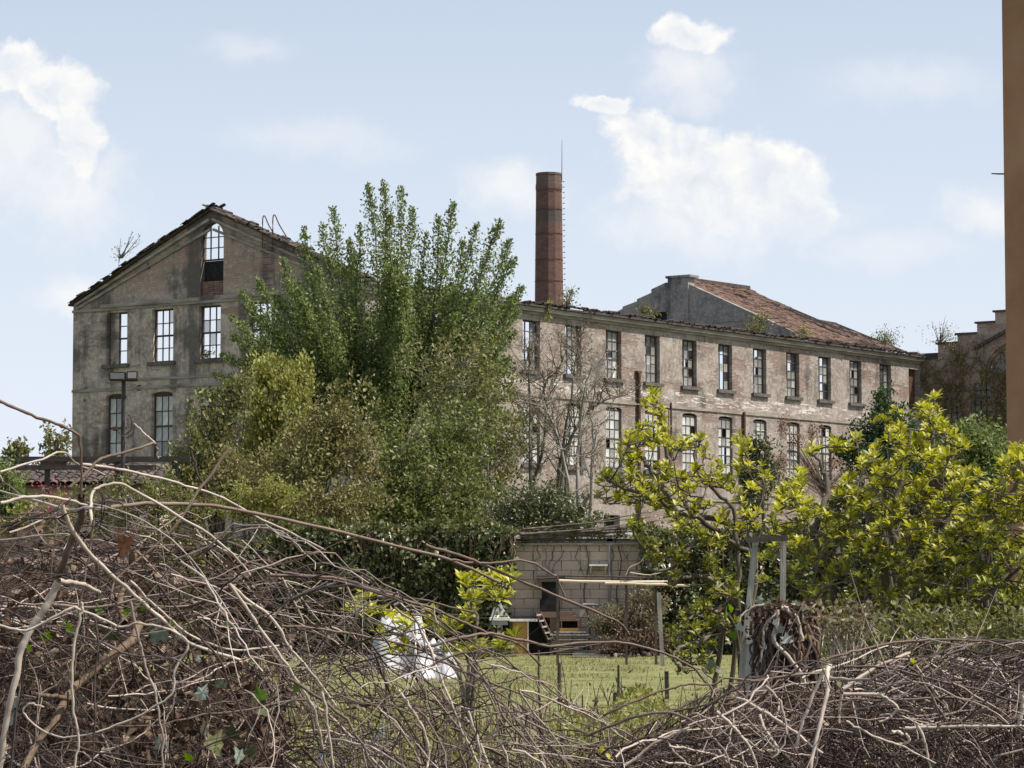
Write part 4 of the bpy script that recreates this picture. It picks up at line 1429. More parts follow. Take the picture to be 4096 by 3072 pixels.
# dry vine stems trained on the wall
rv = np.random.default_rng(8)
vine = empty('wall_vine', (1.4, SY - .12, 0), 0, 'leafless thin vine stems trained on the shed blocks', 'vine')
vs = []
for i in range(12):
    x, y = rv.uniform(2080, 2620), rv.uniform(2165, 2200)
    q = [(x, y)]
    for _ in range(7):
        x += rv.normal() * 10
        y += rv.uniform(12, 38)
        q.append((x, y))
    vs.append((np.array([P(xx, yy, SY - .075) for xx, yy in q]), np.linspace(.008, .003, 8)))
for x in (2350, 2480, 2560):
    q = [(x, 2620), (x + 10, 2500), (x - 15, 2380), (x + 5, 2250), (x - 10, 2170)]
    vs.append((spline([P(xx, yy, SY - .08) for xx, yy in q], 14), np.linspace(.018, .008, 14)))
tubes('stems', vs, M_CANE, vine, 4)

# boundary walls left and right of the shed, hidden by ivy
for x0, x1, lb in ((-14.0, -0.45, 'rubble garden wall buried under ivy beside the shed'), (3.62, 13.0, 'rubble garden wall in shade behind the golden shrubs')):
    wl = empty('garden_wall', ((x0 + x1) / 2, SY + .2, 0), 0, lb, 'wall')
    MB().box((x0, SY + .05, 0), (x1, SY + .4, 2.35)).build('wall_core', M_STONE, wl, world=True)
    MB().box((x0, SY - .02, 2.351), (x1, SY + .5, 2.45)).build('coping', M_STONE, wl, world=True)


def ivy_sheet(label, boxes, n, seed, mat=L_IVY, topmat=L_IVY_T, ls=.11):
    """boxes: (px0, px1, py0, py1, Y)"""
    rng = np.random.default_rng(seed)
    b = boxes[0]
    base = P((b[0] + b[1]) / 2, 2300, b[4])
    base[2] = 0
    root = empty('ivy', base, 0, label, 'ivy')
    pts, tp, st = [], [], []
    tot = sum((q[1] - q[0]) * (q[3] - q[2]) for q in boxes)
    for (x0, x1, y0, y1, Yd) in boxes:
        m_ = int(n * (x1 - x0) * (y1 - y0) / tot)
        px, py = rng.uniform(x0, x1, m_), y0 + (y1 - y0) * rng.random(m_)
        bump = 0.22 * np.sin(px * .021) * np.sin(py * .027) + 0.15 * np.sin(px * .061 + py * .03)
        py = py - 14 * np.sin(px * .03) - 8 * np.sin(px * .011)
        q = Pn(np.stack([px, py, Yd - .12 - np.abs(rng.normal(0, .16, m_)) - np.clip(bump, 0, 1)], 1))
        q[:, 2] = np.maximum(q[:, 2], .03)
        pts.append(q)
        mt = m_ // 6
        px = rng.uniform(x0, x1, mt)
        py = y0 + np.abs(rng.normal(0, 16, mt)) - 22 - 14 * np.sin(px * .03) - 8 * np.sin(px * .011)
        tp.append(Pn(np.stack([px, py, Yd + rng.uniform(-.5, .3, mt)], 1)))
        for _ in range(int((x1 - x0) / 12)):
            x, y = rng.uniform(x0, x1), rng.uniform(y0, y0 + 40)
            c = [(x, y)]
            for _2 in range(5):
                x += rng.normal() * 12
                y += rng.uniform(15, 60)
                c.append((x, min(y, y1 + 20)))
            st.append((np.array([P(xx, yy, Yd - .25 - rng.uniform(0, .2)) for xx, yy in c]), np.linspace(.02, .006, 6)))
    tubes('stems', st, M_CANE_B, root, 4)
    pts, tp = np.concatenate(pts), np.concatenate(tp)
    l_ = rng.uniform(.6, 1.3, len(pts)) * ls
    ax = rng.normal(size=pts.shape) * .7 + (0.1, -.5, -.5)
    leaves('foliage', pts, ax, l_, l_ * .8, mat, root, rng=rng)
    l_ = rng.uniform(.6, 1.3, len(tp)) * ls
    leaves('top_growth', tp, rng.normal(size=tp.shape) + (0, 0, .6), l_, l_ * .7, topmat, root, rng=rng)


ivy_sheet('thick dark ivy smothering the garden wall left of shed', [(1120, 2030, 2125, 2600, SY), (600, 1140, 2180, 2600, SY), (1880, 2060, 2120, 2300, SY - .3)], 24000, 61)
ivy_sheet('dark ivy cascading over the wall behind the golden shrubs', [(2590, 3300, 2140, 2610, SY), (2560, 2700, 2125, 2330, SY - .4), (3300, 4000, 2000, 2600, SY)], 20000, 62)
wall_plant('straggling leaves trailing along the shed roof edge', [(2090, 2140, .12), (2200, 2140, .07), (2290, 2140, .06), (2400, 2140, .06), (2480, 2138, .08), (2560, 2130, .15), (2620, 2120, .25)], lambda x, y: P(x, y, SY - .2), 900, .07, L_IVY_T, 63, .3, 'roof_creeper', .4, 'creeper')
bush('box_shrub', 'pale cream budded shrub against the shed wall', 'shrub', [(2480, 2490, 110, 60, 0), (2580, 2440, 80, 90, 0), (2420, 2500, 60, 40, 0)], SY - 1.2, 6000, 0.055, L_TWIG, 2500, stems=24, lumps=150, spread=0.10, seed=64, bark=M_CANE_B)

# barbecue hearth with hood and flue
def at(px, py, Y):
    return P(px, py, Y)


HY = SY - .55
hearth = empty('masonry_barbecue', (at(2200, 2600, HY)[0], HY, 0), 0, 'soot blackened masonry barbecue with flue slab against shed wall', 'barbecue')


def pbox(px0, px1, py0, py1, Y0, Y1, b=None):
    """box whose front face fills the pixel rectangle at distance Y0"""
    p, q = at(px0, py1, Y0), at(px1, py0, Y0)
    b = b or MB()
    return b.box((p[0], Y0, max(0.0, p[2])), (q[0], Y1, q[2]))


pbox(2151, 2236, 2303, 2327, HY - .1, SY - .05).build('cap_slab', M_TIMBER_D, hearth, world=True)
pbox(2168, 2232, 2327.5, 2398, HY + .12, SY - .05).build('flue', M_SOOT_SHADE, hearth, world=True)
pbox(2160, 2240, 2398.5, 2447, HY + .05, SY - .05).build('hood', M_SOOT_SHADE, hearth, world=True)
pbox(2150, 2246, 2447.5, 2470, HY, SY - .05).build('mantel', M_BRICK_R, hearth, world=True)
pbox(2200, 2240, 2470.5, 2640, HY + .02, SY - .05).build('pier', M_BRICK_R, hearth, world=True)
bo = empty('brick_oven', (at(2280, 2600, HY)[0], HY, 0), 0, 'stacked brick oven with a black slot mouth beside barbecue', 'oven')
for j, (a0, a1, y0, y1) in enumerate(((2240, 2292, 2446, 2463), (2240, 2304, 2463.5, 2478), (2238, 2318, 2478.5, 2484), (2243, 2248, 2484.5, 2512), (2311, 2317, 2484.5, 2512), (2238, 2318, 2512.5, 2524), (2240, 2316, 2524.5, 2650))):
    pbox(a0, a1, y0, y1, HY - .05, SY - .05).build('brick_course', M_BRICK_R if j != 5 else M_ORANGE_WOOD, bo, world=True)
pbox(2248.5, 2310.5, 2485, 2512, HY + .2, SY - .05).build('oven_mouth', M_SOOT_SHADE, bo, world=True)
# counter with an orange board door and an open dark bay
ctr = empty('garden_counter', (at(2120, 2600, HY)[0], HY, 0), 0, 'outdoor counter with pale top and one orange wooden door', 'counter')
pbox(2036, 2150, 2476, 2486, HY - .12, SY - .05).build('counter_top', M_WHITE, ctr, world=True)
pbox(2040, 2140, 2464, 2475.6, HY + .1, SY - .05).build('back_ledge', M_TIMBER_D, ctr, world=True)
pbox(2050, 2108, 2488, 2622, HY - .06, HY - .02).build('door', M_ORANGE_WOOD, ctr, world=True)
pbox(2108.5, 2115, 2487, 2622, HY - .08, HY + .3).build('upright', M_PALE_WOOD, ctr, world=True)
pbox(2050, 2196, 2487, 2630, HY + .32, SY - .05).build('bay_shade', M_SOOT_SHADE, ctr, world=True)  # black block stands in for the shade inside the open bay
pbox(2038, 2049, 2487, 2630, HY - .08, HY + .3).build('upright', M_TIMBER_D, ctr, world=True)
# white enamel sink with splash back
sk = empty('enamel_sink', (at(2000, 2600, HY)[0], HY - .1, 0), 0, 'white enamel washing trough with tapered splash back', 'sink')
p, q = at(1962, 2470, HY - .2), at(2037, 2412, HY - .2)
m_ = MB()
zl, zh = p[2], q[2]
xa, xb = p[0], q[0]
m_.poly([[(xa, zl), (xb, zl), (xb - .12, zh - .12), (xa + .22, zh), (xa + .06, zh - .1)]], lambda a, z, d: (a, HY + .1 + d, z), .05)
m_.build('splash_back', M_WHITE, sk, world=True)
pbox(1958, 2040, 2470.5, 2482, HY - .35, HY + .14).build('basin', M_WHITE, sk, world=True)
pbox(1966, 2030, 2482.5, 2500, HY - .3, HY + .1).build('basin_underside', M_METAL_G, sk, world=True)
pbox(1990, 2010, 2500.5, 2640, HY - .15, HY).build('pedestal', M_WHITE, sk, world=True)
# ladder leaning on the barbecue
ldr = empty('leaning_ladder', (at(2200, 2620, HY - .5)[0], HY - .5, 0), 0, 'short wooden ladder with pale rungs leaning on the barbecue', 'ladder')
r0a, r0b = at(2141, 2449, HY - .15), at(2230, 2640, HY - .5)
off = at(2160, 2446, HY - .15) - r0a
for d in (np.zeros(3), off):
    MB().bar(r0a + d, r0b + d, .03, .04).build('rail', M_RUST, ldr, world=True)
for k in range(1, 9):
    q = r0a + (r0b - r0a) * (k - .5) / 8
    MB().bar(q - (0, .02, 0), q + off - (0, .02, 0), .035, .035).build('rung', M_WHITE, ldr, world=True)
# stack of pallets and slatted bench
pal = empty('pallet_stack', (at(2330, 2600, HY - .8)[0], HY - .8, 0), 0, 'stack of weathered grey pallets and boards beside the barbecue', 'pallets')
rp = random.Random(9)
for j in range(12):
    y0 = 2528 + j * 9.3
    pbox(2208 + rp.uniform(-8, 30), 2330 + rp.uniform(-20, 75), y0, y0 + rp.uniform(3.0, 5.5), HY - .9 + rp.uniform(0, .1), HY - .4).build('board', M_GREY_WOOD, pal, world=True)
for x in (2225, 2285, 2335):
    pbox(x, x + 8, 2533, 2645, HY - .7, HY - .45).build('bearer', M_TIMBER_D, pal, world=True)
bn = empty('slatted_bench', (at(2360, 2600, HY - 1.6)[0], HY - 1.6, 0), 0, 'low pale slatted bench standing before the pallets', 'bench')
for k in range(3):
    pbox(2290, 2440, 2612 + k * 7, 2616 + k * 7, HY - 1.6 - .12 * k, HY - 1.5 - .12 * k).build('slat', M_GREY_WOOD, bn, world=True)
for x in (2296, 2362, 2428):
    p = at(x, 2640, HY - 1.7)
    MB().box((p[0], HY - 1.9, 0), (p[0] + .04, HY - 1.5, at(x, 2632, HY - 1.7)[2])).build('leg', M_TIMBER_D, bn, world=True)
lg = pbox(2180, 2440, 2644, 2650, HY - 2.2, HY - 2.0).build('timber_board', M_WHITE)
tag(lg, 'long thin whitewashed board lying on the lawn edge', 'board')
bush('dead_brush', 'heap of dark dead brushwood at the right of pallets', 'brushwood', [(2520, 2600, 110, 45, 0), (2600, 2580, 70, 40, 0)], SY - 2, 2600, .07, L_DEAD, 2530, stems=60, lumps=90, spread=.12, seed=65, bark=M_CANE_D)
bush('weed_border', 'dry low weeds along the lawn edge before counter', 'weeds', [(1960, 2620, 120, 22, 0), (1800, 2630, 100, 22, 0)], SY - 3, 2600, .06, L_OLIVE, 1900, stems=24, lumps=90, spread=.09, seed=66)

# pergola of poles with bleached canes
PY = 52.0
pg = empty('cane_pergola', (at(2430, 2600, PY)[0], PY, 0), 0, 'low vine pergola of dark posts carrying bleached cane rails', 'pergola')
for x, yt, th in ((2230, 2298, .05), (2505, 2330, .045), (2623, 2310, .05)):
    q = at(x, yt, PY)
    MB().bar((q[0], PY, 0), tuple(q), th, th, (0, 1, 0)).build('post', M_TIMBER_D, pg, world=True)
for (x0, y0, x1, y1, r, dy) in ((2225, 2302, 2760, 2312, .017, .02), (2236, 2322, 2700, 2328, .026, -.05), (2420, 2331, 2760, 2342, .022, -.08), (2190, 2310, 2420, 2318, .016, .3), (2150, 2312, 2260, 2308, .018, .3)):
    a_, b_ = at(x0, y0, PY + dy), at(x1, y1, PY + dy)
    tubes('rail', [(jitter(np.linspace(a_, b_, 7), .006, rv), np.full(7, r))], M_PALE_WOOD if r > .02 else M_TIMBER_D, pg, 6)
gp_ = tag(MB().bar((at(2640, 2650, PY - 1)[0] + .05, PY - 1, 0), tuple(at(2635, 2370, PY - 1)), .07, .05, (0, 1, 0)).build('garden_post', M_GREY_WOOD), 'plain pale grey post leaning beside the pergola', 'post')
gp2 = tag(MB().bar((at(2668, 2800, 38)[0], 38, 0), tuple(at(2666, 2685, 38)), .055, .05, (0, 1, 0)).build('garden_post', M_METAL_D), 'short dark stake standing in the lawn near pergola', 'post')
wr = tag(tubes('vine_branch', [(jitter(spline([at(2505, 2300, PY - .1), at(2520, 2270, PY - .1), at(2560, 2250, PY - .1), at(2580, 2225, PY - .1)], 10), .004, rv), np.linspace(.012, .005, 10)), (spline([at(2520, 2290, PY - .1), at(2600, 2300, PY), at(2680, 2285, PY), at(2690, 2340, PY)], 10), np.linspace(.012, .006, 10))], M_CANE_P), 'bleached vine branch resting on the pergola rails', 'branch')

# trestle of weathered posts
TY = 17.5
tr = empty('ladder_frame', (at(3065, 2600, TY)[0], TY, 0), 0, 'weathered grey wooden trestle with splayed legs and top bar', 'trestle')
for x0, y0, x1 in ((3022, 2165, 2985), (3133, 2160, 3130)):
    q, e = at(x0, y0, TY), at(x1, 2520, TY)
    d = (e - q)
    e2 = q + d * (q[2] / -d[2])
    MB().bar(tuple(q), tuple(e2), .036, .03, (0, 1, 0)).build('leg', M_GREY_WOOD, tr, world=True)
MB().bar(tuple(at(2985, 2160, TY - .04)), tuple(at(3150, 2152, TY - .04)), .035, .035).build('top_bar', M_TIMBER_D, tr, world=True)
for yy in (2560,):
    MB().bar(tuple(at(2985, yy, TY - .04)), tuple(at(3140, yy, TY - .04)), .05, .05).build('cross_bar', M_GREY_WOOD, tr, world=True)
bk_ = MB().lathe([(.13, 0), (.15, .75), (.15, 1.32), (.14, 1.32), (.13, .05)], (at(3070, 2600, TY + .4)[0], TY + .4), 16)
tag(bk_.build('metal_drum', M_METAL_G), 'dull grey metal drum standing inside the trestle', 'drum')

# white plastic sheeting heaped at the left edge of the lawn
def sheet(name, label, px0, px1, py0, py1, Y0, seed):
    rng = np.random.default_rng(seed)
    a_, b_ = at(px0, py1, Y0), at(px1, py0, Y0)
    h = b_[2]
    nx_, ny_ = 46, 30
    u_, v_ = np.meshgrid(np.linspace(0, 1, nx_), np.linspace(0, 1, ny_))
    ph = rng.uniform(0, 6, 8)
    Z_ = np.clip(np.sin(np.pi * u_) * 1.6, 0, 1) * np.clip(np.sin(np.pi * v_) * 1.5, 0, 1)
    cr_ = np.zeros_like(u_)
    for kk in range(14):
        fx, fy = rng.uniform(4, 26), rng.uniform(4, 22)
        cr_ += np.abs(np.sin(fx * u_ * (1 if kk % 2 else -1) + fy * v_ + rng.uniform(0, 6))) / (3 + .35 * max(fx, fy))
    Z_ = Z_ * (0.35 + .65 * cr_ / cr_.max()) * h + rng.normal(0, .012, u_.shape)
    V_ = np.stack([a_[0] + (b_[0] - a_[0]) * u_ + .04 * np.sin(12 * v_ + ph[3]), Y0 - .6 + 1.6 * v_ + .05 * np.sin(14 * u_), .045 + np.maximum(Z_, 0)], 2).reshape(-1, 3)
    k_ = (np.arange(ny_ - 1)[:, None] * nx_ + np.arange(nx_ - 1)).ravel()
    o_ = obj_np(name, V_, np.stack([k_, k_ + 1, k_ + nx_ + 1, k_ + nx_], 1), M_PLASTIC_W, None, False)
    tag(o_, label, 'sheet')


sheet('plastic_sheet', 'large crumpled white plastic sheet heaped before the ivy wall', 1470, 1730, 2440, 2640, 50, 71)
sheet('plastic_sheet', 'smaller white plastic sheet spread low on the grass', 1610, 1830, 2560, 2680, 46, 72)
for px, Y0, r, h, lb in ((1400, 24.0, .19, .36, 'wide blue plastic tub standing in the grass behind brambles'), (1490, 24.6, .11, .42, 'slim pale blue plastic canister beside the blue tub'), (1335, 23.6, .13, .28, 'squat blue plastic bucket left of the wide tub')):
    q = at(px, 2600, Y0)
    tub = empty('plastic_tub', (q[0], Y0, 0), 0, lb, 'tub')
    MB().lathe([(.001, .004), (r * .86, .004), (r * .9, h * .3), (r * .97, h * .7), (r, h), (r * .95, h), (r * .84, .03), (.001, .03)], n=18).build('body', M_PLASTIC_B, tub)
    MB().lathe([(r * 1.0, h * .94), (r * 1.06, h * .95), (r * 1.06, h * 1.01), (r * .99, h * 1.012)], n=18).build('rim', M_PLASTIC_B, tub)

# ------------------------------------------------------------------ left: dark canopy and low tiled shed, floodlight pole
CY = 68.0
cn = empty('steel_canopy', (at(150, 2000, CY)[0], CY, 0), 0, 'long dark steel canopy frame over the brown outbuilding', 'canopy')
for y0, y1, x1 in ((1826, 1846, 760), (1860, 1878, 620)):
    pbox(-300, x1, y0, y1, CY, CY + .25).build('beam', M_METAL_D, cn, world=True)
for x in (-120, 190, 470, 700):
    q = at(x, 1846, CY + .1)
    MB().box((q[0] - .06, CY + .05, 0), (q[0] + .06, CY + .17, q[2] - .002)).build('post', M_METAL_D, cn, world=True)
pbox(160, 262, 1846.5, 1862, CY + .02, CY + .2).build('gusset', M_RUST, cn, world=True)
ob = empty('outbuilding', (at(150, 2000, CY + 1)[0], CY + 1, 0), 0, 'low brown outbuilding with dark tiled roof below the canopy', 'outbuilding')
pbox(-400, 600, 1935, 2320, CY + 1, CY + 6).build('wall', M_SHED, ob, world=True)
q0, q1 = at(-420, 1940, CY + .6), at(620, 1890, CY + .6)
rf = MB()
rf.v = [(q0[0], CY + .6, q0[2]), (q1[0], CY + .6, q0[2]), (q1[0], CY + 3.6, q1[2] + .25), (q0[0], CY + 3.6, q1[2] + .25)]
rf.v += [(x, y, z - .08) for x, y, z in rf.v]
rf.f = [(0, 1, 2, 3), (7, 6, 5, 4), (0, 4, 5, 1), (1, 5, 6, 2), (2, 6, 7, 3), (3, 7, 4, 0)]
rf.build('roof', M_TILE_D, ob, world=True)
TS, _, _ = tile_mesh('roof_tile_low', M_TILE_D, 0.45, 0.11)
rpitch = math.atan2(q1[2] + .25 - q0[2], 3.0)
nt = 0
for i in range(32):
    for j in range(8):
        x = q0[0] + .1 + i * (q1[0] - q0[0]) / 32
        y = CY + .55 + j * .37
        o_ = link('roof_tile', TS, ob)
        o_.location = (x - ob.location.x, y - ob.location.y, q0[2] + .01 + (y - CY - .6) * math.tan(rpitch) + rt.uniform(0, .02))
        o_.rotation_euler = (rpitch, 0, rt.uniform(-.06, .06))
FY = 66.0
fp = empty('floodlight_pole', (at(490, 2000, FY)[0], FY, 0), 0, 'dark pole carrying two box floodlights and a looped cable', 'lamp post')
q = at(492, 1500, FY)
tubes('pole', [(np.array([(0, 0, 0), (0, 0, 3), (0, 0, q[2])]), np.array([.062, .055, .05]))], M_METAL_D, fp, 8, world=False)
for (x0, x1, y0, y1) in ((438, 503, 1488, 1521), (508, 552, 1485, 1519)):
    a_, b_ = at(x0, y1, FY - .15), at(x1, y0, FY - .15)
    h_ = MB().box((a_[0], FY - .22, a_[2]), (b_[0], FY - .02, b_[2])).build('floodlight', M_METAL_D, fp, world=True)
    MB().box((a_[0] + .03, FY - .226, a_[2] + .03), (b_[0] - .03, FY - .221, b_[2] - .03)).build('lens', M_PANE_D, h_, world=True) if False else None
    g_ = MB().box((a_[0] + .03, FY - .232, a_[2] + .03), (b_[0] - .03, FY - .222, b_[2] - .03)).build('lamp_glass', M_PANE_D, fp, world=True)
MB().bar(tuple(at(440, 1522, FY)), tuple(at(552, 1520, FY)), .04, .04).build('cross_arm', M_METAL_D, fp, world=True)
tubes('cable', [(spline([at(500, 1740, FY - .06), at(525, 1715, FY - .1), at(524, 1670, FY - .1), at(512, 1660, FY - .06)], 12), np.full(12, .014)),
                (spline([at(470, 1725, FY - .06), at(500, 1750, FY - .1), at(530, 1740, FY - .1), at(540, 1700, FY - .06)], 12), np.full(12, .012))], M_METAL_D, fp, 5)
MB().box(tuple(at(450, 1722, FY - .12)), tuple(at(474, 1708, FY + .05))).build('junction_box', M_RUST, fp, world=True)

# ------------------------------------------------------------------ orange rendered house at the right
OX, OY = at(4019, 1000, 24)[0], 24.0
hz = 6.9
oh = empty('orange_house', (OX, OY, 0), math.radians(-30), 'plain orange rendered house wall with dark eave', 'house')
MB().box((0, 0, 0), (10, 8, hz + .1)).build('wall', M_ORANGE, oh)
MB().box((-.3, -.5, hz + .101), (10.4, 8.4, hz + .26)).build('eave', M_EAVE, oh)
rr_ = MB()
rr_.v = [(-.4, -.6, hz + .262), (10.5, -.6, hz + .262), (10.5, 8.5, hz + .262), (-.4, 8.5, hz + .262), (3.0, 4.0, hz + 2.4), (7.0, 4.0, hz + 2.4)]
rr_.f = [(0, 1, 5, 4), (1, 2, 5), (2, 3, 4, 5), (3, 0, 4), (3, 2, 1, 0)]
rr_.build('roof', M_TILE, oh)
z = at(4000, 694, OY)[2]
tubes('bracket', [(np.array([(0.05, .02, z - .005), (-.05, .0, z), (-.105, -.02, z + .004)]), np.array([.008, .007, .005]))], M_METAL_D, oh, 6, world=False)
wn = MB().box((4.2, -.03, 2.6), (5.4, -.002, 4.2)).build('window', M_WHITE, oh)
for dx in (0.08, 0.63):
    MB().box((4.2 + dx, -.036, 2.7), (4.2 + dx + .48, -.031, 4.1)).build('pane', M_PANE_D, wn)
# ------------------------------------------------------------------ golden shrubs with leaf rosettes
def rosette_arrays(rng, n=9, L=0.11, W=0.034):
    V_, F_ = [], []
    for i in range(n):
        az = i * 2.39996 + rng.uniform(-.3, .3)
        el = math.radians(rng.uniform(5, 40) + 45 * i / n)
        d = np.array([math.cos(az) * math.cos(el), math.sin(az) * math.cos(el), math.sin(el)])
        s_ = np.array([-math.sin(az), math.cos(az), 0])
        u_ = np.cross(s_, -d)
        l_ = L * rng.uniform(.7, 1.15)
        w_ = W * rng.uniform(.8, 1.15)
        k0 = len(V_)
        c1, c2, tip = d * l_ * .3, d * l_ * .68 - u_ * l_ * .02, d * l_ - u_ * l_ * rng.uniform(.05, .22)
        up_ = u_ * w_ * .18
        V_ += [d * 0.004, c1, c1 + s_ * w_ * .36 + up_, c1 - s_ * w_ * .36 + up_, c2, c2 + s_ * w_ * .5 + up_, c2 - s_ * w_ * .5 + up_, tip]
        F_ += [(0, 2, 1), (0, 1, 3), (1, 2, 5), (1, 5, 4), (1, 4, 6), (1, 6, 3), (4, 5, 7), (4, 7, 6)]
        F_[-8:] = [tuple(k0 + q for q in f) for f in F_[-8:]]
    return np.array(V_), np.array(F_)


rq = np.random.default_rng(77)
ROS = [rosette_arrays(rq, int(rq.integers(7, 11))) for _ in range(8)]
ROS_ME = {}
for nm, mt in (('gold', L_GOLD), ('low', L_GOLD_D)):
    ROS_ME[nm] = [mesh_np('leaf_rosette', v_, f_, mt) for v_, f_ in ROS]


def golden_shrub(label, limbs, pts, base_px, seed, n_obj=300, low_y=2150, size=1.0, name='golden_shrub', cat='shrub', dY=.9, r0=.035, lowmat=L_GOLD_D, twig_r=.006):
    """limbs: lists of (px, py, Y); pts: rosette spots (px, py, Y)"""
    rng = np.random.default_rng(seed)
    Y0 = limbs[0][0][2]
    base = P(base_px, 2300, Y0)
    base[2] = 0
    root = empty(name, base, 0, label, cat)
    cs, allp = [], []
    for k, lm in enumerate(limbs):
        q = Pn(lm)
        if lm[0][1] > 2400:
            q = np.vstack([base + (rng.normal() * .15, rng.normal() * .15, 0), q])
        c = jitter(spline(q, 26), .012, rng)
        cs.append((c, np.linspace(r0 * rng.uniform(.7, 1.1), .009, 26)))
        allp.append(c[4:])
        o_ = tubes('limb', [cs[-1]], M_BARK, root, 7)
    allp = np.concatenate(allp)
    pw = Pn(pts)
    order = np.argsort(pw[:, 1] + rng.random(len(pw)) * .3)
    tw, Vs_, Fs_, Vl_, Fl_, n0, n1 = [], [], [], [], [], 0, 0
    for cnt, i in enumerate(order):
        p_ = pw[i]
        d2 = ((allp - p_) ** 2).sum(1) + np.where(allp[:, 2] > p_[2] + .05, .25, 0)
        q = allp[int(np.argmin(d2))]
        dst = np.linalg.norm(p_ - q)
        if dst > .03:
            tw.append((jitter(bez(q, q + (p_ - q) * np.array([.7, .7, .3]), p_, 6), .006, rng), np.linspace(twig_r + .004 * min(dst, 1), .003, 6)))
            allp = np.vstack([allp, tw[-1][0][2:5]])
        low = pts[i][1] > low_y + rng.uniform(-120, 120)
        k = int(rng.integers(0, 8))
        s_ = size * rng.uniform(.75, 1.3)
        rot = (rng.uniform(-.5, .5), rng.uniform(-.5, .5), rng.uniform(0, 6.28))
        if cnt < n_obj:
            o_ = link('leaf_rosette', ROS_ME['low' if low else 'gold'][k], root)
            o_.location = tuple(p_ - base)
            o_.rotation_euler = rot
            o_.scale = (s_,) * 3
        else:
            Rm = np.array(Matrix.Rotation(rot[2], 3, 'Z') @ Matrix.Rotation(rot[1], 3, 'Y') @ Matrix.Rotation(rot[0], 3, 'X'))
            v_ = (ROS[k][0] * s_) @ Rm.T + p_
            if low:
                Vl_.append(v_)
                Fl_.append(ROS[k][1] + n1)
                n1 += len(v_)
            else:
                Vs_.append(v_)
                Fs_.append(ROS[k][1] + n0)
                n0 += len(v_)
    if tw:
        tubes('twigs', tw, M_BARK, root, 5)['kind'] = 'stuff'
    if Vs_:
        obj_np('foliage', np.concatenate(Vs_), np.concatenate(Fs_), L_GOLD, root)['kind'] = 'stuff'
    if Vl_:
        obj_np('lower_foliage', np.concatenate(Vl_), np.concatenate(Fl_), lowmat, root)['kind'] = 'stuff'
    return root


def inside(poly, x, y):
    c = False
    j = len(poly) - 1
    for i in range(len(poly)):
        xi, yi = poly[i]
        xj, yj = poly[j]
        if (yi > y) != (yj > y) and x < (xj - xi) * (y - yi) / (yj - yi) + xi:
            c = not c
        j = i
    return c


AY = 21.5
TA = [(520, 130), (530, 180), (545, 220), (560, 280), (575, 340), (590, 400), (600, 460), (440, 360), (370, 410), (360, 440), (385, 470), (345, 530), (390, 560), (360, 600), (380, 650), (200, 675), (240, 700), (270, 730), (230, 820), (290, 840), (350, 850), (400, 740), (470, 740), (500, 770), (540, 460), (470, 430), (510, 450), (690, 470), (720, 490), (820, 430), (850, 520), (620, 500), (580, 640), (610, 660), (640, 690), (700, 680), (560, 760), (630, 790), (700, 760), (780, 740), (800, 640), (950, 630), (910, 700), (880, 700), (980, 720), (1100, 460), (1140, 470), (1090, 530), (1130, 600), (1100, 650), (1250, 670), (1160, 750), (1100, 800), (840, 860), (780, 880), (760, 970), (700, 1010), (740, 1030), (800, 1040), (640, 930), (950, 950), (1000, 970), (1120, 910), (1160, 960), (1140, 1000), (1080, 1040), (1180, 1010), (380, 1020), (420, 1060), (440, 1120), (480, 1160), (520, 1200), (550, 1220), (690, 1190), (700, 1230), (650, 1220), (850, 1080), (880, 1110), (970, 1130), (640, 1340), (880, 1280), (920, 1250), (960, 1330), (1040, 1410), (1060, 1440), (920, 1430), (830, 1540), (870, 1560), (800, 1590), (760, 1610), (1230, 1220), (1240, 1370), (560, 870), (470, 850), (610, 860), (520, 820), (700, 850), (440, 800), (980, 1640), (1050, 1680), (880, 1650), (790, 1680), (700, 1720), (640, 1760), (760, 1800), (900, 1790), (680, 1860), (720, 1950), (840, 1880), (900, 1940)]
pts = []
for x, y in TA:
    for _ in range(7 if 600 < y < 1100 else 6):
        pts.append((2300 + .6027 * x + rq.normal() * 17, 1500 + .6027 * y + rq.normal() * 15, AY + rq.uniform(-.8, .8)))


def LA(l):
    return [(2300 + .6027 * x, 1500 + .6027 * y, AY + d) for x, y, d in l]


limbsA = [LA([(1080, 1700, 0), (1060, 1300, 0), (1050, 950, .1), (950, 780, .1), (800, 560, .2), (825, 440, .2)]),
          LA([(1060, 1150, 0), (900, 1020, -.2), (760, 960, -.3), (640, 900, -.4), (500, 800, -.4), (330, 720, -.5), (200, 670, -.5)]),
          LA([(1050, 1000, 0), (760, 930, .3), (650, 700, .4), (600, 500, .4), (550, 250, .4), (522, 125, .4)]),
          LA([(1180, 1720, .2), (1180, 1180, .3), (1240, 1000, .3), (1225, 700, .2), (1140, 570, .1), (1100, 460, .1)]),
          LA([(1180, 1190, .2), (1000, 1060, -.2), (800, 1110, -.5), (620, 1270, -.6), (480, 1170, -.6), (385, 1020, -.7)]),
          LA([(1080, 1640, 0), (900, 1350, -.4), (700, 1380, -.6), (630, 1340, -.6)]),
          LA([(640, 900, -.4), (470, 600, -.2), (370, 410, -.1)]), LA([(1050, 1680, -.2), (860, 1560, -.6), (760, 1620, -.8)]),
          LA([(1000, 1720, -.2), (860, 1780, -.6), (690, 1860, -.8), (720, 1960, -.8)])]
golden_shrub('open branched golden leaved shrub arching towards the pergola', limbsA, pts, 2960, 81, n_obj=300, size=.6, r0=.024)

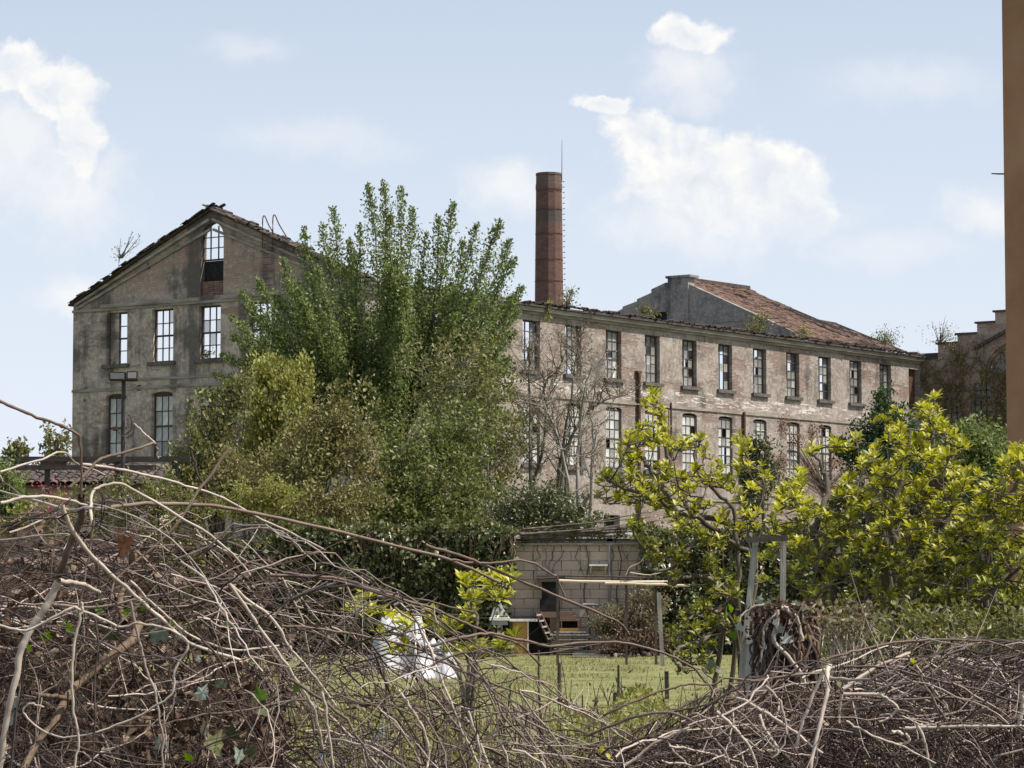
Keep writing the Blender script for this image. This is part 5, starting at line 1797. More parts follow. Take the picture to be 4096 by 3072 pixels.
BY = 19.0
polyB = [(3060, 2200), (3110, 2000), (3150, 1880), (3200, 1870), (3230, 2000), (3300, 2060), (3350, 1960), (3430, 1880), (3480, 1800), (3560, 1720), (3640, 1690), (3720, 1600), (3750, 1610), (3790, 1720), (3860, 1770), (3900, 1860), (3960, 1910), (4040, 1800), (4180, 1790), (4180, 2640), (3700, 2580), (3420, 2520), (3260, 2420), (3150, 2330)]
pts = []
while len(pts) < 2500:
    x, y = rq.uniform(3050, 4180), rq.uniform(1590, 2640)
    if inside(polyB, x, y):
        if y > 2300 and x < 3500 and rq.random() < .55:
            continue
        # clumps with gaps between them
        if math.sin(x * .031 + 1.3) * math.sin(y * .037 + x * .008) < -.2:
            continue
        pts.append((x, y, BY + rq.uniform(-1.2, 1.4)))
for x, y in ((3255, 1820), (3245, 1812), (3340, 1780), (3345, 1800), (3520, 1690), (3590, 1640), (3690, 1640), (3735, 1590), (3420, 1760), (3400, 1790), (4060, 1790), (4090, 1810)):
    for _ in range(3):
        pts.append((x + rq.normal() * 9, y + rq.normal() * 9, BY + rq.uniform(-.3, .3)))
limbsB = [[(x, y, BY + d) for x, y, d in l] for l in (
    [(3380, 2480, 0), (3370, 2250, 0), (3420, 2050, .1), (3480, 1900, .2), (3500, 1760, .2)],
    [(3620, 2480, .1), (3640, 2200, .2), (3690, 2000, .2), (3720, 1800, .2), (3735, 1600, .2)],
    [(3580, 2500, -.2), (3480, 2180, -.4), (3320, 2080, -.4), (3180, 1980, -.3), (3165, 1890, -.3)],
    [(3650, 2420, .3), (3790, 2120, .4), (3830, 1900, .4), (3800, 1740, .4)],
    [(3700, 2450, .1), (3920, 2180, -.2), (4060, 1980, -.2), (4090, 1810, -.2)],
    [(3600, 2420, -.3), (3560, 2150, -.5), (3600, 1950, -.5), (3640, 1720, -.4)],
    [(3370, 2300, -.2), (3280, 2160, -.5), (3330, 1960, -.4), (3256, 1820, -.4)],
    [(3750, 2500, -.3), (3950, 2400, -.6), (4120, 2250, -.6)])]
golden_shrub('dense golden leaved shrub thicket beside the orange house', limbsB, pts, 3560, 82, n_obj=300, low_y=2160, r0=.04, size=.62)

CY2 = 17.0
cpt = []
for (x, y, n, s) in ((1885, 2330, 8, 22), (1960, 2340, 8, 25), (2030, 2325, 6, 18), (1900, 2400, 8, 25), (1990, 2385, 6, 22), (1420, 2440, 5, 20), (1480, 2465, 6, 25), (1560, 2470, 5, 25), (1640, 2500, 6, 28), (1720, 2490, 7, 28), (1800, 2520, 6, 25), (1870, 2470, 5, 20), (1930, 2590, 6, 28), (2010, 2580, 6, 26), (1840, 2610, 5, 28), (1540, 2560, 4, 25), (1610, 2590, 4, 25)):
    for _ in range(n):
        cpt.append((x + rq.normal() * s, y + rq.normal() * s * .7, CY2 + rq.uniform(-.5, .5)))
limbsC = [[(x, y, CY2 + d) for x, y, d in l] for l in (
    [(1880, 2700, 0), (1900, 2550, 0), (1920, 2430, .1), (1960, 2340, .1)], [(1860, 2720, 0), (1780, 2580, -.1), (1720, 2490, -.1)],
    [(1840, 2740, 0), (1640, 2580, .2), (1500, 2480, .2), (1420, 2440, .2)], [(1890, 2720, 0), (1980, 2600, .2), (2030, 2560, .2)])]
golden_shrub('young straggling shrub with pale green leaf tufts before the white sheet', limbsC, cpt, 1870, 83, n_obj=300, size=.72, name='young_shrub', low_y=2700, r0=.014, twig_r=.003)
# ------------------------------------------------------------------ foreground: earth bank, brambles, stump
def bank_z(x, y):
    px = 2048 + x / y * FPX
    hump = np.exp(-((y - 7.3) / 2.0) ** 2)
    side = np.where(px < 1700, 1.22, .98) - np.where(px < 1700, .54, .30) * np.exp(-(np.maximum(np.abs(px - 1900) - 500, 0) / 260.0) ** 2)
    return np.maximum(0.012, 1.22 * hump * side + .05 * np.sin(x * 5 + y * 3) * hump + .03 * np.sin(x * 13 - y * 7) * hump - .02)


xs, ys = np.linspace(-5, 5, 110), np.linspace(3.0, 13.0, 90)
X, Y = np.meshgrid(xs, ys)
V = np.stack([X.ravel(), Y.ravel(), bank_z(X, Y).ravel() + NR.normal(0, .012, X.size) * (bank_z(X, Y).ravel() > .05)], 1)
k = (np.arange(89)[:, None] * 110 + np.arange(109)).ravel()
tag(obj_np('earth_bank', V, np.stack([k, k + 1, k + 111, k + 110], 1), M_EARTH, None, True), kind='structure')

LP = np.array([(-700, 2050), (-300, 2000), (0, 1960), (300, 1935), (500, 2010), (800, 2060), (1100, 2130), (1400, 2290), (1700, 2450), (2000, 2640), (2300, 2820), (2600, 3000), (2800, 3150)], float)
RP = np.array([(2100, 3150), (2300, 3010), (2600, 2900), (2800, 2800), (3000, 2730), (3300, 2660), (3600, 2580), (3900, 2560), (4200, 2590), (4700, 2650)], float)


def prof(t, x):
    return np.interp(x, t[:, 0], t[:, 1])


def cane_px(rng, x, y, ang, length, curl, n=9, sag=0.0):
    """wandering line in picture pixels"""
    q = [(x, y)]
    st_px = length / (n - 1)
    da = rng.normal() * curl
    for i in range(n - 1):
        ang += da / (n - 1) + rng.normal() * .13 + (.10 if i % 2 else -.10) + sag / (n - 1)
        q.append((q[-1][0] + math.cos(ang) * st_px, q[-1][1] + math.sin(ang) * st_px))
    return q


def to3(q, Ya, Yb):
    n = len(q)
    return Pn([(x, y, Ya + (Yb - Ya) * i / (n - 1)) for i, (x, y) in enumerate(q)])


def clear_bank(c):
    c[:, 2] = np.maximum(c[:, 2], bank_z(c[:, 0], c[:, 1]) + .01)
    return c


def thicket(label, table, seed, x0, x1, n_cane, n_twig, n_leaf, heroes, flow, Yr, base_px, top_bias=.8, thin=0.0, hollow=None):
    rng = np.random.default_rng(seed)
    base = P(base_px, 2300, 6.4)
    base[2] = float(bank_z(base[0], 6.4))
    root = empty('bramble_thicket', base, 0, label, 'brambles')
    for pts_, r_, Ya, Yb, mt in heroes:
        n = max(14, 6 * len(pts_))
        c = spline([(x, y, Ya + (Yb - Ya) * i / (len(pts_) - 1)) for i, (x, y) in enumerate(pts_)], n)
        c = jitter(Pn(c), .0009, rng)
        r1 = r_ * px_m((Ya + Yb) / 2) * .43
        rad = np.linspace(r1, r1 * .7, n) * (1 + .10 * np.sin(np.arange(n) * 2.1))
        tubes('cane', [(c, rad)], mt, root, 7)
        # short side spurs at the nodes
        sp_ = []
        for _ in range(len(pts_)):
            k = int(rng.integers(1, n - 2))
            d = unit(rng.normal(size=3)) * rng.uniform(.006, .03)
            sp_.append((np.linspace(c[k], c[k] + d, 3), np.array([rad[k] * .8, rad[k] * .5, .0008])))
    for i in range(max(0, n_cane - len(heroes))):
        x = rng.uniform(x0, x1)
        pt = prof(table, x)
        y = pt + 30 + (3100 - pt) * rng.random() ** 1.15
        a = flow(x, y, rng)
        q = cane_px(rng, x, y, a, rng.uniform(300, 1000), .9, 15, .35)
        # keep the outline of the mound
        q = [(xx, max(yy, prof(table, xx) - rng.uniform(-10, 25))) for xx, yy in q]
        Ya = rng.uniform(*Yr)
        c = clear_bank(jitter(to3(q, Ya, Ya + rng.uniform(-.7, .7)), .002, rng))
        r1 = rng.uniform(4.5, 10.5) * px_m(Ya) * .5 * (1.4 if rng.random() < .12 else 1)
        pol = [(c, np.linspace(r1, r1 * .5, len(c)) * (1 + .12 * (np.arange(len(c)) % 2)))]
        for _ in range(int(rng.integers(1, 4))):
            k = int(rng.integers(2, len(c) - 1))
            tg = unit(c[k] - c[k - 1])
            d = unit(tg + rng.normal(size=3) * .7) * rng.uniform(.05, .22)
            pol.append((jitter(bez(c[k], c[k] + d * .5 + (0, 0, -.01), c[k] + d, 5), .002, rng), np.linspace(r1 * .6, r1 * .2, 5)))
        tubes('cane', pol, M_CANE if rng.random() < .8 else M_CANE_P, root, 6)
    tw = []
    for i in range(n_twig):
        x = rng.uniform(x0 - 100, x1 + 100)
        if thin and x > 850 and rng.random() < thin * min(1, (x - 850) / 700):
            continue
        pt = prof(table, x)
        y = pt + 45 + (3180 - pt) * rng.random() ** top_bias
        a = flow(x, y, rng) + rng.normal() * .5
        q = cane_px(rng, x, y, a, rng.uniform(90, 420), .8, 6, .2)
        q = [(xx, max(yy, prof(table, xx) - 6)) for xx, yy in q]
        Ya = rng.uniform(Yr[0] + .3, Yr[1] + 1.2)
        if hollow and ((x - hollow[0]) / hollow[2]) ** 2 + ((y - hollow[1]) / hollow[3]) ** 2 < 1 and Ya < 7.0 and rng.random() < .8:
            continue
        c = clear_bank(to3(q, Ya, Ya + rng.uniform(-.4, .4)))
        r1 = rng.uniform(2.5, 7.0) * px_m(Ya) * .5
        tw.append((c, np.linspace(r1, r1 * .6, 6)))
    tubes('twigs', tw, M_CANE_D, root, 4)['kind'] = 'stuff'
    x = rng.uniform(x0 - 100, x1 + 100, n_leaf)
    if thin:        # dark litter packed into the thick end to darken the heap inside
        x = x0 - 100 + (1250 - x0) * rng.random(n_leaf)
    pt = prof(table, x)
    y = pt + 110 + (3250 - pt) * rng.random(n_leaf) ** .6
    q = Pn(np.stack([x, y, rng.uniform(Yr[0] + .9, Yr[1] + 1.3, n_leaf)], 1))
    q[:, 2] = np.maximum(q[:, 2], bank_z(q[:, 0], q[:, 1]) + .01)
    l_ = rng.uniform(.012, .035, n_leaf)
    leaves('dead_leaves', q, rng.normal(size=q.shape), l_, l_ * .7, L_DEAD, root, rng=rng)
    return root


def Z1(l):      # points read off an enlargement of the lower left quarter
    return [(x * .5877, 2300 + y * .5877) for x, y in l]


def Z4(l):      # the same for the lower right
    return [(3000 + x * .4955, 2300 + y * .4955) for x, y in l]


HL = [
    ([(-60, 1585), (0, 1605), (120, 1660), (290, 1722), (322, 1790), (325, 1990)], 17, 5.0, 5.1, M_CANE_B),
    ([(325, 1985), (322, 2060), (300, 2120), (250, 2260), (230, 2330), (228, 2400)], 40, 5.1, 5.2, M_CANE_B),
    ([(0, 1890), (150, 1842), (250, 1808), (310, 1850), (420, 1900)], 11, 5.2, 5.4, M_CANE),
    ([(270, 1955), (350, 1900), (410, 1840), (500, 1815), (600, 1782), (622, 1775)], 17, 5.1, 5.2, M_CANE_B),
    ([(622, 1778), (560, 1720), (535, 1695)], 10, 5.2, 5.2, M_CANE_P),
    ([(622, 1775), (628, 1800), (632, 1835)], 12, 5.2, 5.2, M_CANE_B),
    ([(762, 1800), (780, 1850), (790, 1900), (820, 1960), (812, 2040)], 13, 5.4, 5.4, M_CANE_D),
    ([(918, 1792), (800, 1960), (700, 2110), (560, 2240), (460, 2330), (440, 2420)], 15, 5.3, 5.2, M_CANE_B),
    ([(330, 1860), (500, 1885), (650, 1920), (850, 1980), (1080, 2090), (1300, 2200)], 14, 5.2, 5.5, M_CANE),
    ([(372, 2100), (362, 2010), (380, 1950), (430, 1930), (520, 1940), (700, 2040), (900, 2180), (1000, 2300)], 16, 5.0, 5.2, M_CANE_P),
    ([(372, 2080), (362, 2200), (335, 2350), (315, 2520), (300, 2700)], 12, 5.0, 5.0, M_CANE_B),
    ([(440, 2030), (600, 2010), (800, 2022), (1100, 2070), (1500, 2160), (1800, 2240), (2000, 2330)], 20, 5.2, 5.6, M_CANE_B),
    ([(250, 2020), (330, 2180), (480, 2330), (620, 2450), (760, 2570), (960, 2640)], 22, 4.9, 5.1, M_CANE_P),
    ([(235, 2325), (180, 2430), (100, 2550), (60, 2700), (20, 2900), (-5, 3100)], 38, 4.8, 4.8, M_CANE_P),
    ([(235, 2325), (320, 2335), (400, 2370)], 26, 4.8, 4.9, M_CANE_P),
    ([(1000, 2250), (1200, 2290), (1450, 2340), (1700, 2400), (1900, 2450)], 13, 5.2, 5.4, M_CANE),
    ([(1700, 2180), (1850, 2225), (1931, 2253), (2257, 2388), (2460, 2477), (2517, 2538)], 16, 5.3, 5.6, M_CANE_B),
    ([(1800, 2240), (1937, 2249), (2102, 2237), (2216, 2286), (2232, 2302), (2262, 2387)], 12, 5.4, 5.5, M_CANE_B),
    ([(1700, 2590), (1850, 2550), (1923, 2534), (2025, 2534), (2200, 2571), (2318, 2565), (2521, 2567), (2665, 2612), (2749, 2654), (2805, 2705), (2847, 2765), (2850, 2890)], 15, 5.3, 5.6, M_CANE_B),
    (Z1([(-40, 340), (0, 345), (200, 375), (480, 230), (580, 250), (800, 360), (950, 340), (1150, 380), (1260, 480), (1160, 650), (1160, 750), (1050, 870), (800, 1000), (500, 1110), (300, 1080), (160, 950), (200, 880), (300, 900)]), 13, 4.6, 4.6, M_CANE_P),
    (Z1([(545, 180), (540, 250), (520, 420), (490, 700), (510, 950), (535, 1150), (510, 1330)]), 15, 4.5, 4.5, M_CANE_P),
    (Z1([(650, 300), (660, 480), (650, 700), (640, 1050), (620, 1330)]), 12, 4.6, 4.6, M_CANE),
    (Z1([(890, 180), (940, 400), (980, 600), (1050, 800), (1100, 1050), (1110, 1330)]), 14, 4.7, 4.7, M_CANE),
    (Z1([(880, 40), (1060, 210), (1300, 390), (1580, 490), (1900, 480)]), 14, 4.8, 5.0, M_CANE_P),
    (Z1([(1040, 0), (1150, 180), (1350, 420), (1500, 600), (1600, 850), (1790, 1200), (1860, 1330)]), 13, 4.7, 4.8, M_CANE),
    (Z1([(940, 330), (890, 470), (750, 560), (600, 700), (480, 830), (380, 1020), (270, 1150), (160, 1320)]), 46, 5.3, 5.0, M_STUMP),
    (Z1([(490, 850), (340, 820), (205, 805)]), 26, 5.1, 5.0, M_STUMP),
    (Z1([(845, 330), (825, 200), (850, 60)]), 36, 5.4, 5.5, M_STUMP),
    (Z1([(1560, 60), (1720, 300), (1900, 560), (2030, 760), (2140, 960), (2200, 1200)]), 17, 4.9, 5.0, M_CANE_P),
    (Z1([(2000, 90), (1960, 160), (1870, 290), (1800, 400)]), 12, 5.1, 5.1, M_CANE),
    ([(900 + x * .5877, 2300 + y * .5877) for x, y in [(660, 800), (680, 950), (710, 1120), (740, 1330)]], 15, 4.7, 4.7, M_CANE_P),
    ([(900 + x * .5877, 2300 + y * .5877) for x, y in [(1180, 780), (1290, 920), (1360, 1030), (1385, 1200), (1370, 1330)]], 15, 4.9, 4.9, M_CANE_P),
    ([(900 + x * .5877, 2300 + y * .5877) for x, y in [(1650, 930), (1700, 1080), (1725, 1200), (1730, 1330)]], 13, 5.0, 5.0, M_CANE_P),
    ([(900 + x * .5877, 2300 + y * .5877) for x, y in [(1350, 400), (1390, 500), (1430, 640), (1500, 820), (1580, 1010), (1660, 1180), (1730, 1300)]], 13, 5.2, 5.1, M_CANE_P),
    ([(900 + x * .5877, 2300 + y * .5877) for x, y in [(1660, 600), (1740, 690), (1830, 830), (1900, 960), (2050, 1130), (2200, 1300)]], 13, 5.3, 5.2, M_CANE),
    ([(900 + x * .5877, 2300 + y * .5877) for x, y in [(20, 60), (140, 180), (300, 290), (420, 470), (560, 640), (760, 900)]], 16, 4.9, 5.0, M_CANE_P),
    ([(900 + x * .5877, 2300 + y * .5877) for x, y in [(300, 0), (700, 20), (1050, 110), (1350, 190), (1600, 300), (1800, 400), (2000, 480), (2150, 620)]], 15, 5.2, 5.5, M_CANE_B),
    ([(900 + x * .5877, 2300 + y * .5877) for x, y in [(380, 350), (700, 380), (1000, 430), (1300, 500), (1600, 640), (1900, 760), (2200, 900)]], 13, 5.2, 5.4, M_CANE_B),
    ([(0, 2010), (100, 1985), (200, 1990), (300, 2010), (400, 2030)], 17, 5.0, 5.1, M_CANE_P),
    ([(0, 2140), (120, 2080), (220, 2050), (310, 1980), (340, 1965)], 16, 5.1, 5.1, M_CANE_B),
]
HL2 = [(1660, 1830), (1740, 1700)]


def flow_l(x, y, rng):
    u_ = np.clip((x - 300) / 1300, 0, 1)
    if x < 900 and y > 2550 and rng.random() < .45:
        return math.pi / 2 + rng.normal() * .25
    if rng.random() < .3:
        return rng.uniform(-.5, .35) + (math.pi if rng.random() < .2 else 0)
    return .25 + .55 * u_ + rng.normal() * .28


def flow_r(x, y, rng):
    z = rng.random()
    if z < .2:
        return -.35 + rng.normal() * .25
    if z < .3:
        return math.pi / 2 + rng.normal() * .3
    return .55 - .25 * np.clip((x - 3000) / 1100, 0, 1) + rng.normal() * .4


HR = [
    (Z4([(655, 720), (640, 800), (620, 950), (560, 1200), (490, 1580)]), 24, 4.9, 4.8, M_CANE_P),
    (Z4([(610, 760), (490, 1050), (400, 1280), (370, 1440)]), 18, 5.0, 5.0, M_CANE_P),
    (Z4([(735, 960), (728, 1080), (722, 1200)]), 16, 5.0, 5.0, M_CANE_P),
    (Z4([(760, 965), (1000, 980), (1130, 1020), (1195, 1080), (1150, 1145), (1040, 1185)]), 16, 4.9, 4.9, M_CANE_P),
    (Z4([(-100, 1000), (0, 1040), (200, 1160), (400, 1290), (590, 1440)]), 16, 5.1, 5.0, M_CANE_P),
    (Z4([(560, 700), (760, 620), (900, 590), (1250, 530), (1550, 500), (1950, 545), (2230, 640)]), 14, 5.4, 5.5, M_CANE_B),
    (Z4([(750, 920), (1000, 745), (1250, 645), (1300, 640)]), 18, 5.2, 5.3, M_CANE_P),
    (Z4([(0, 860), (400, 820), (600, 780)]), 14, 5.3, 5.3, M_CANE_B),
    (Z4([(-600, 1100), (-300, 1020), (0, 980), (300, 960), (480, 950)]), 12, 5.5, 5.4, M_CANE_B),
    (Z4([(80, 1130), (170, 1300), (240, 1440)]), 16, 5.1, 5.0, M_CANE_P),
    (Z4([(900, 970), (1250, 1010), (1700, 1000), (2050, 1100), (2230, 1220)]), 12, 5.2, 5.3, M_CANE),
    (Z4([(1250, 1240), (1600, 1225), (1900, 1215), (2230, 1225)]), 17, 5.0, 5.0, M_CANE_P),
    (Z4([(1130, 1260), (1230, 1300), (1270, 1330), (1230, 1370), (1100, 1340)]), 17, 4.9, 4.9, M_CANE_P),
    (Z4([(1380, 800), (1450, 950), (1560, 1120), (1700, 1300)]), 12, 5.1, 5.1, M_CANE),
    (Z4([(750, 750), (1000, 745), (1250, 770), (1600, 860), (2000, 960), (2230, 1050)]), 13, 5.1, 5.2, M_CANE),
    (Z4([(1350, 1210), (1420, 1380), (1460, 1570)]), 15, 4.9, 4.9, M_CANE_P),
    (Z4([(2180, 950), (2195, 1100), (2170, 1200)]), 24, 5.0, 5.0, M_CANE_P),
    (Z4([(780, 1180), (900, 1250), (1100, 1340), (1300, 1420), (1500, 1520)]), 12, 4.9, 4.9, M_CANE_P),
    ([(2200 + x * .4653, 2300 + y * .4653) for x, y in [(400, 1230), (700, 1090), (960, 990), (1150, 955), (1400, 960), (1500, 900), (1800, 900), (2149, 870)]], 12, 5.5, 5.5, M_CANE_B),
    ([(2200 + x * .4653, 2300 + y * .4653) for x, y in [(330, 1390), (700, 1250), (1000, 1190), (1300, 1300), (1500, 1490), (1570, 1690)]], 14, 5.2, 5.0, M_CANE),
    ([(2200 + x * .4653, 2300 + y * .4653) for x, y in [(640, 1650), (850, 1500), (1050, 1380), (1200, 1310)]], 16, 5.1, 5.1, M_CANE_P),
    ([(2200 + x * .4653, 2300 + y * .4653) for x, y in [(1430, 1180), (1560, 1280), (1660, 1390), (1750, 1550), (1790, 1690)]], 17, 4.9, 4.9, M_CANE_P),
    ([(2200 + x * .4653, 2300 + y * .4653) for x, y in [(1530, 930), (1750, 1110), (1950, 1260), (2149, 1400)]], 12, 5.2, 5.1, M_CANE_B),
]
thicket('big tangle of arching bare bramble canes heaped on the bank', LP, 91, -250, 2150, 300, 4400, 6500, HL, flow_l, (4.7, 6.2), 700, .62, .86, (620, 2830, 430, 250))
thicket('dense mat of fine reddish brown bramble canes round the stump', RP, 92, 2350, 4350, 300, 5600, 3500, HR, flow_r, (4.9, 6.6), 3500, .9, 0.0, (3130, 2880, 160, 140))

# ------------------------------------------------------------------ stump wrapped in dead vine
TY2 = 7.3
rs2 = np.random.default_rng(95)
tb = P(3130, 2300, TY2)
tb[2] = float(bank_z(tb[0], TY2)) - .02
stp = empty('vine_stump', tb, 0, 'broken tree stump wrapped in hanging dead vine stems and ivy', 'stump')
pf = []
n, hN = 16, 14
topz = P(3130, 2440, TY2)[2]
V, F = [], []
for j in range(hN):
    t = j / (hN - 1)
    z = tb[2] + (topz - tb[2]) * t
    for i in range(n):
        a = 2 * math.pi * i / n
        r = (.05 - .008 * t) * (1 + .16 * math.sin(3 * a + 1) + .08 * math.sin(7 * a + 4 * t))
        V.append((tb[0] + r * math.cos(a), TY2 + r * math.sin(a), z + (.03 * math.sin(5 * a) if j == hN - 1 else 0)))
for j in range(hN - 1):
    for i in range(n):
        F.append((j * n + i, j * n + (i + 1) % n, (j + 1) * n + (i + 1) % n, (j + 1) * n + i))
obj_np('trunk', V, F, M_STUMP, stp, True)
for i in range(64):
    a = rs2.uniform(-2.9, 0.2)
    r = .04 + rs2.uniform(0, .03)
    zt = topz + rs2.uniform(-.12, .02)
    L = rs2.uniform(.06, .42)
    q = []
    for k in range(8):
        t = k / 7
        q.append((tb[0] + (r + .016 * math.sin(t * 3.1)) * math.cos(a) + rs2.normal() * .009 + .02 * t * math.cos(a) , TY2 + (r + .016 * math.sin(t * 3.1)) * math.sin(a), max(zt - L * t + .02 * math.sin(t * 3.14), tb[2])))
    tubes('hanging_stem', [(np.array(q), np.linspace(.005, .0018, 8) * rs2.uniform(.4, 1.5))], (M_STUMP, M_CANE_D, M_CANE_B, M_STUMP, M_CANE)[i % 5], stp, 5)
HS = [(Z4([(225, 285), (205, 400), (180, 530), (290, 650), (400, 780), (450, 900)]), 20), (Z4([(250, 265), (330, 330), (400, 400), (430, 520)]), 17), (Z4([(270, 255), (340, 300), (390, 370), (405, 480)]), 13), (Z4([(210, 300), (120, 420), (100, 560), (80, 700)]), 12), (Z4([(130, 240), (40, 260), (-60, 330), (-110, 420)]), 11)]
for l, wdt in HS:
    c = spline([(x, y, TY2 - .13) for x, y in l], 16)
    tubes('hanging_stem', [(jitter(Pn(c), .0015, rs2), np.linspace(1, .7, 16) * wdt * px_m(TY2) * .5)], M_CANE_P, stp, 6)
x = rs2.normal(3130, 60, 900)
y = 2415 + np.abs(rs2.normal(0, 70, 900))
q = Pn(np.stack([x, y, TY2 - rs2.uniform(-.1, .14, 900)], 1))
leaves('dead_leaves', q, rs2.normal(size=q.shape) + (0, 0, -.3), rs2.uniform(.012, .03, 900), .010, L_DEAD, stp, rng=rs2)


bush('dry_weeds', 'pale dry weeds and seedlings behind the fine bramble mat', 'weeds', [(3450, 2560, 220, 45, 0), (3750, 2530, 260, 50, .4), (4050, 2560, 200, 50, .2), (3300, 2560, 90, 40, -.3)], 11.0, 2400, .03, L_OLIVE, 3650, stems=90, lumps=170, ragged_=.4, spread=.045, seed=66, r0=.006, bark=M_CANE)
bush('dry_weeds', 'bleached seed heads beside the stump', 'weeds', [(3330, 2500, 110, 30, 0), (3450, 2480, 90, 28, 0)], 9.5, 600, .02, L_TWIG, 3380, stems=40, lumps=60, spread=.03, seed=67, r0=.005, bark=M_CANE_P)


# ivy leaves large enough to pick out one by one
def ivy_leaf_mesh(name, mat, seed):
    r_ = random.Random(seed)
    out = [(0, 0), (.22, -.10), (.50, .02), (.36, .26), (.46, .52), (.20, .55), (.0, 1.0), (-.20, .55), (-.46, .52), (-.36, .26), (-.50, .02), (-.22, -.10)]
    v = [(0, .3, .03)] + [(x * r_.uniform(.9, 1.1), y * r_.uniform(.92, 1.08), .12 * abs(x) - .10 * max(0, y - .5) + r_.uniform(-.03, .03)) for x, y in out]
    f = [(0, 1 + i, 1 + (i + 1) % 12) for i in range(12)]
    me = bpy.data.meshes.new(name)
    me.from_pydata(v, [], f)
    me.materials.append(mat)
    return me


iv = empty('ivy', P(900, 2300, 5.6) * (1, 1, 0) + (0, 0, float(bank_z(P(900, 2300, 5.6)[0], 5.6))), 0, 'scattered ivy leaves, green and grey, inside the big bramble tangle', 'ivy')
LEAF = [(1045, 2800, 60, L_BRIGHT, 4.75), (1050, 2860, 52, L_IVY, 4.7), (800, 2790, 60, L_GREY, 5.0), (640, 2450 + 110, 80, L_GREY, 5.3), (570, 2440, 26, L_BRIGHT, 5.0), (400, 2450, 40, L_BRIGHT, 5.4), (320, 2470, 45, L_IVY, 5.3), (180, 2560, 50, L_BRIGHT, 5.2), (120, 2600, 45, L_BRIGHT, 5.3), (910, 2500, 36, L_BRIGHT, 5.2), (790, 2645, 26, L_GREY, 5.2), (880, 2750, 55, L_GREY, 5.1), (960, 3040, 60, L_GREY, 4.9), (760, 3040, 42, L_BRIGHT, 5.0), (820, 2930, 50, L_IVY, 5.2), (850, 3000, 90, L_IVY, 5.2), (60, 2830, 60, L_GREY, 5.2), (40, 2900, 55, L_GREY, 5.2), (450, 2560, 60, L_IVY, 5.4), (700, 2560, 55, L_GREY, 5.3), (1000, 3020, 50, L_IVY, 5.2), (930, 2960, 70, L_IVY, 5.3), (500, 2460, 35, L_BRIGHT, 5.3), (280, 2530, 55, L_BRIGHT, 5.4), (700, 2500, 36, L_BRIGHT, 5.2), (1180, 2760, 34, L_BRIGHT, 5.3), (1290, 2790, 40, L_YELLOW, 5.5), (1100, 2720, 28, L_YELLOW, 5.4), (640, 2990, 50, L_GREY, 5.2)]
IVM = {}
rl = random.Random(6)
for i, (px, py, s, mt, Yl) in enumerate(LEAF):
    key = (mt.name, i % 3)
    if key not in IVM:
        IVM[key] = ivy_leaf_mesh('ivy_leaf', mt, i)
    o = link('ivy_leaf', IVM[key], iv)
    q = P(px, py, Yl) - np.array(iv.location)
    o.location = tuple(q)
    sc = s * px_m(Yl) * 1.1
    o.scale = (sc, sc, sc)
    o.rotation_euler = (rl.uniform(.7, 2.2), rl.uniform(-.6, .6), rl.uniform(-1.2, 1.2) + (math.pi if rl.random() < .4 else 0))
ivs = empty('ivy', P(3130, 2300, 7.2) * (1, 1, 0) + (0, 0, float(bank_z(P(3130, 2300, 7.2)[0], 7.2))), 0, 'ivy and yellowed leaves sprouting round the head of the stump', 'ivy')
LEAF2 = [(3115, 2530, 55, L_GREY), (3150, 2570, 60, L_GREY), (3100, 2500, 45, L_GREY), (3230, 2450, 50, L_BRIGHT), (3210, 2440, 45, L_IVY), (2900, 2470, 55, L_BRIGHT), (2930, 2440, 40, L_BRIGHT), (2960, 2520, 50, L_GREY), (2930, 2550, 45, L_BRIGHT), (2850, 2670, 60, L_IVY), (2880, 2690, 55, L_IVY), (3130, 2415, 45, L_BRIGHT), (3180, 2420, 45, L_IVY), (3030, 2410, 55, L_GREY), (3060, 2420, 50, L_IVY), (3240, 2560, 26, L_YELLOW), (3285, 2610, 34, L_YELLOW), (3220, 2550, 26, L_GOLD), (3345, 2730, 32, L_GOLD), (3360, 2745, 36, L_IVY), (3660, 2650, 36, L_GOLD), (3655, 2665, 26, L_GOLD), (2540, 2850, 45, L_YELLOW), (2560, 2870, 40, L_YELLOW), (2640, 2790, 45, L_YELLOW), (2620, 2810, 38, L_YELLOW), (2320, 2910, 34, L_GOLD), (2400, 3010, 44, L_GOLD), (2440, 3030, 34, L_GOLD), (3940, 2840, 36, L_YELLOW), (3920, 2850, 26, L_YELLOW), (4000, 2810, 26, L_YELLOW), (3520, 2800, 34, L_YELLOW), (3500, 2770, 26, L_GREY), (3810, 2870, 26, L_YELLOW), (2880, 2440, 30, L_RED), (2905, 2480, 26, L_RED), (2960, 2730, 26, L_RED), (3900, 2600, 30, L_YELLOW)]
for i, (px, py, s, mt) in enumerate(LEAF2):
    Yl = 6.9 if 2800 < px < 3300 else 5.3
    key = (mt.name, i % 3)
    if key not in IVM:
        IVM[key] = ivy_leaf_mesh('ivy_leaf', mt, i)
    o = link('ivy_leaf', IVM[key], ivs)
    o.location = tuple(P(px, py, Yl) - np.array(ivs.location))
    sc = s * px_m(Yl) * .85
    o.scale = (sc, sc, sc)
    o.rotation_euler = (rl.uniform(.5, 2.2), rl.uniform(-.7, .7), rl.uniform(-2, 2))
dl = link('dead_leaf', ivy_leaf_mesh('dead_leaf', L_RED, 3))
dl.location = tuple(P(505, 2150, 5.2))
dl.scale = (.032, .045, .03)
dl.rotation_euler = (-1.4, .2, .3)
tag(dl, 'single dry orange brown leaf caught in the bramble tangle', 'leaf')

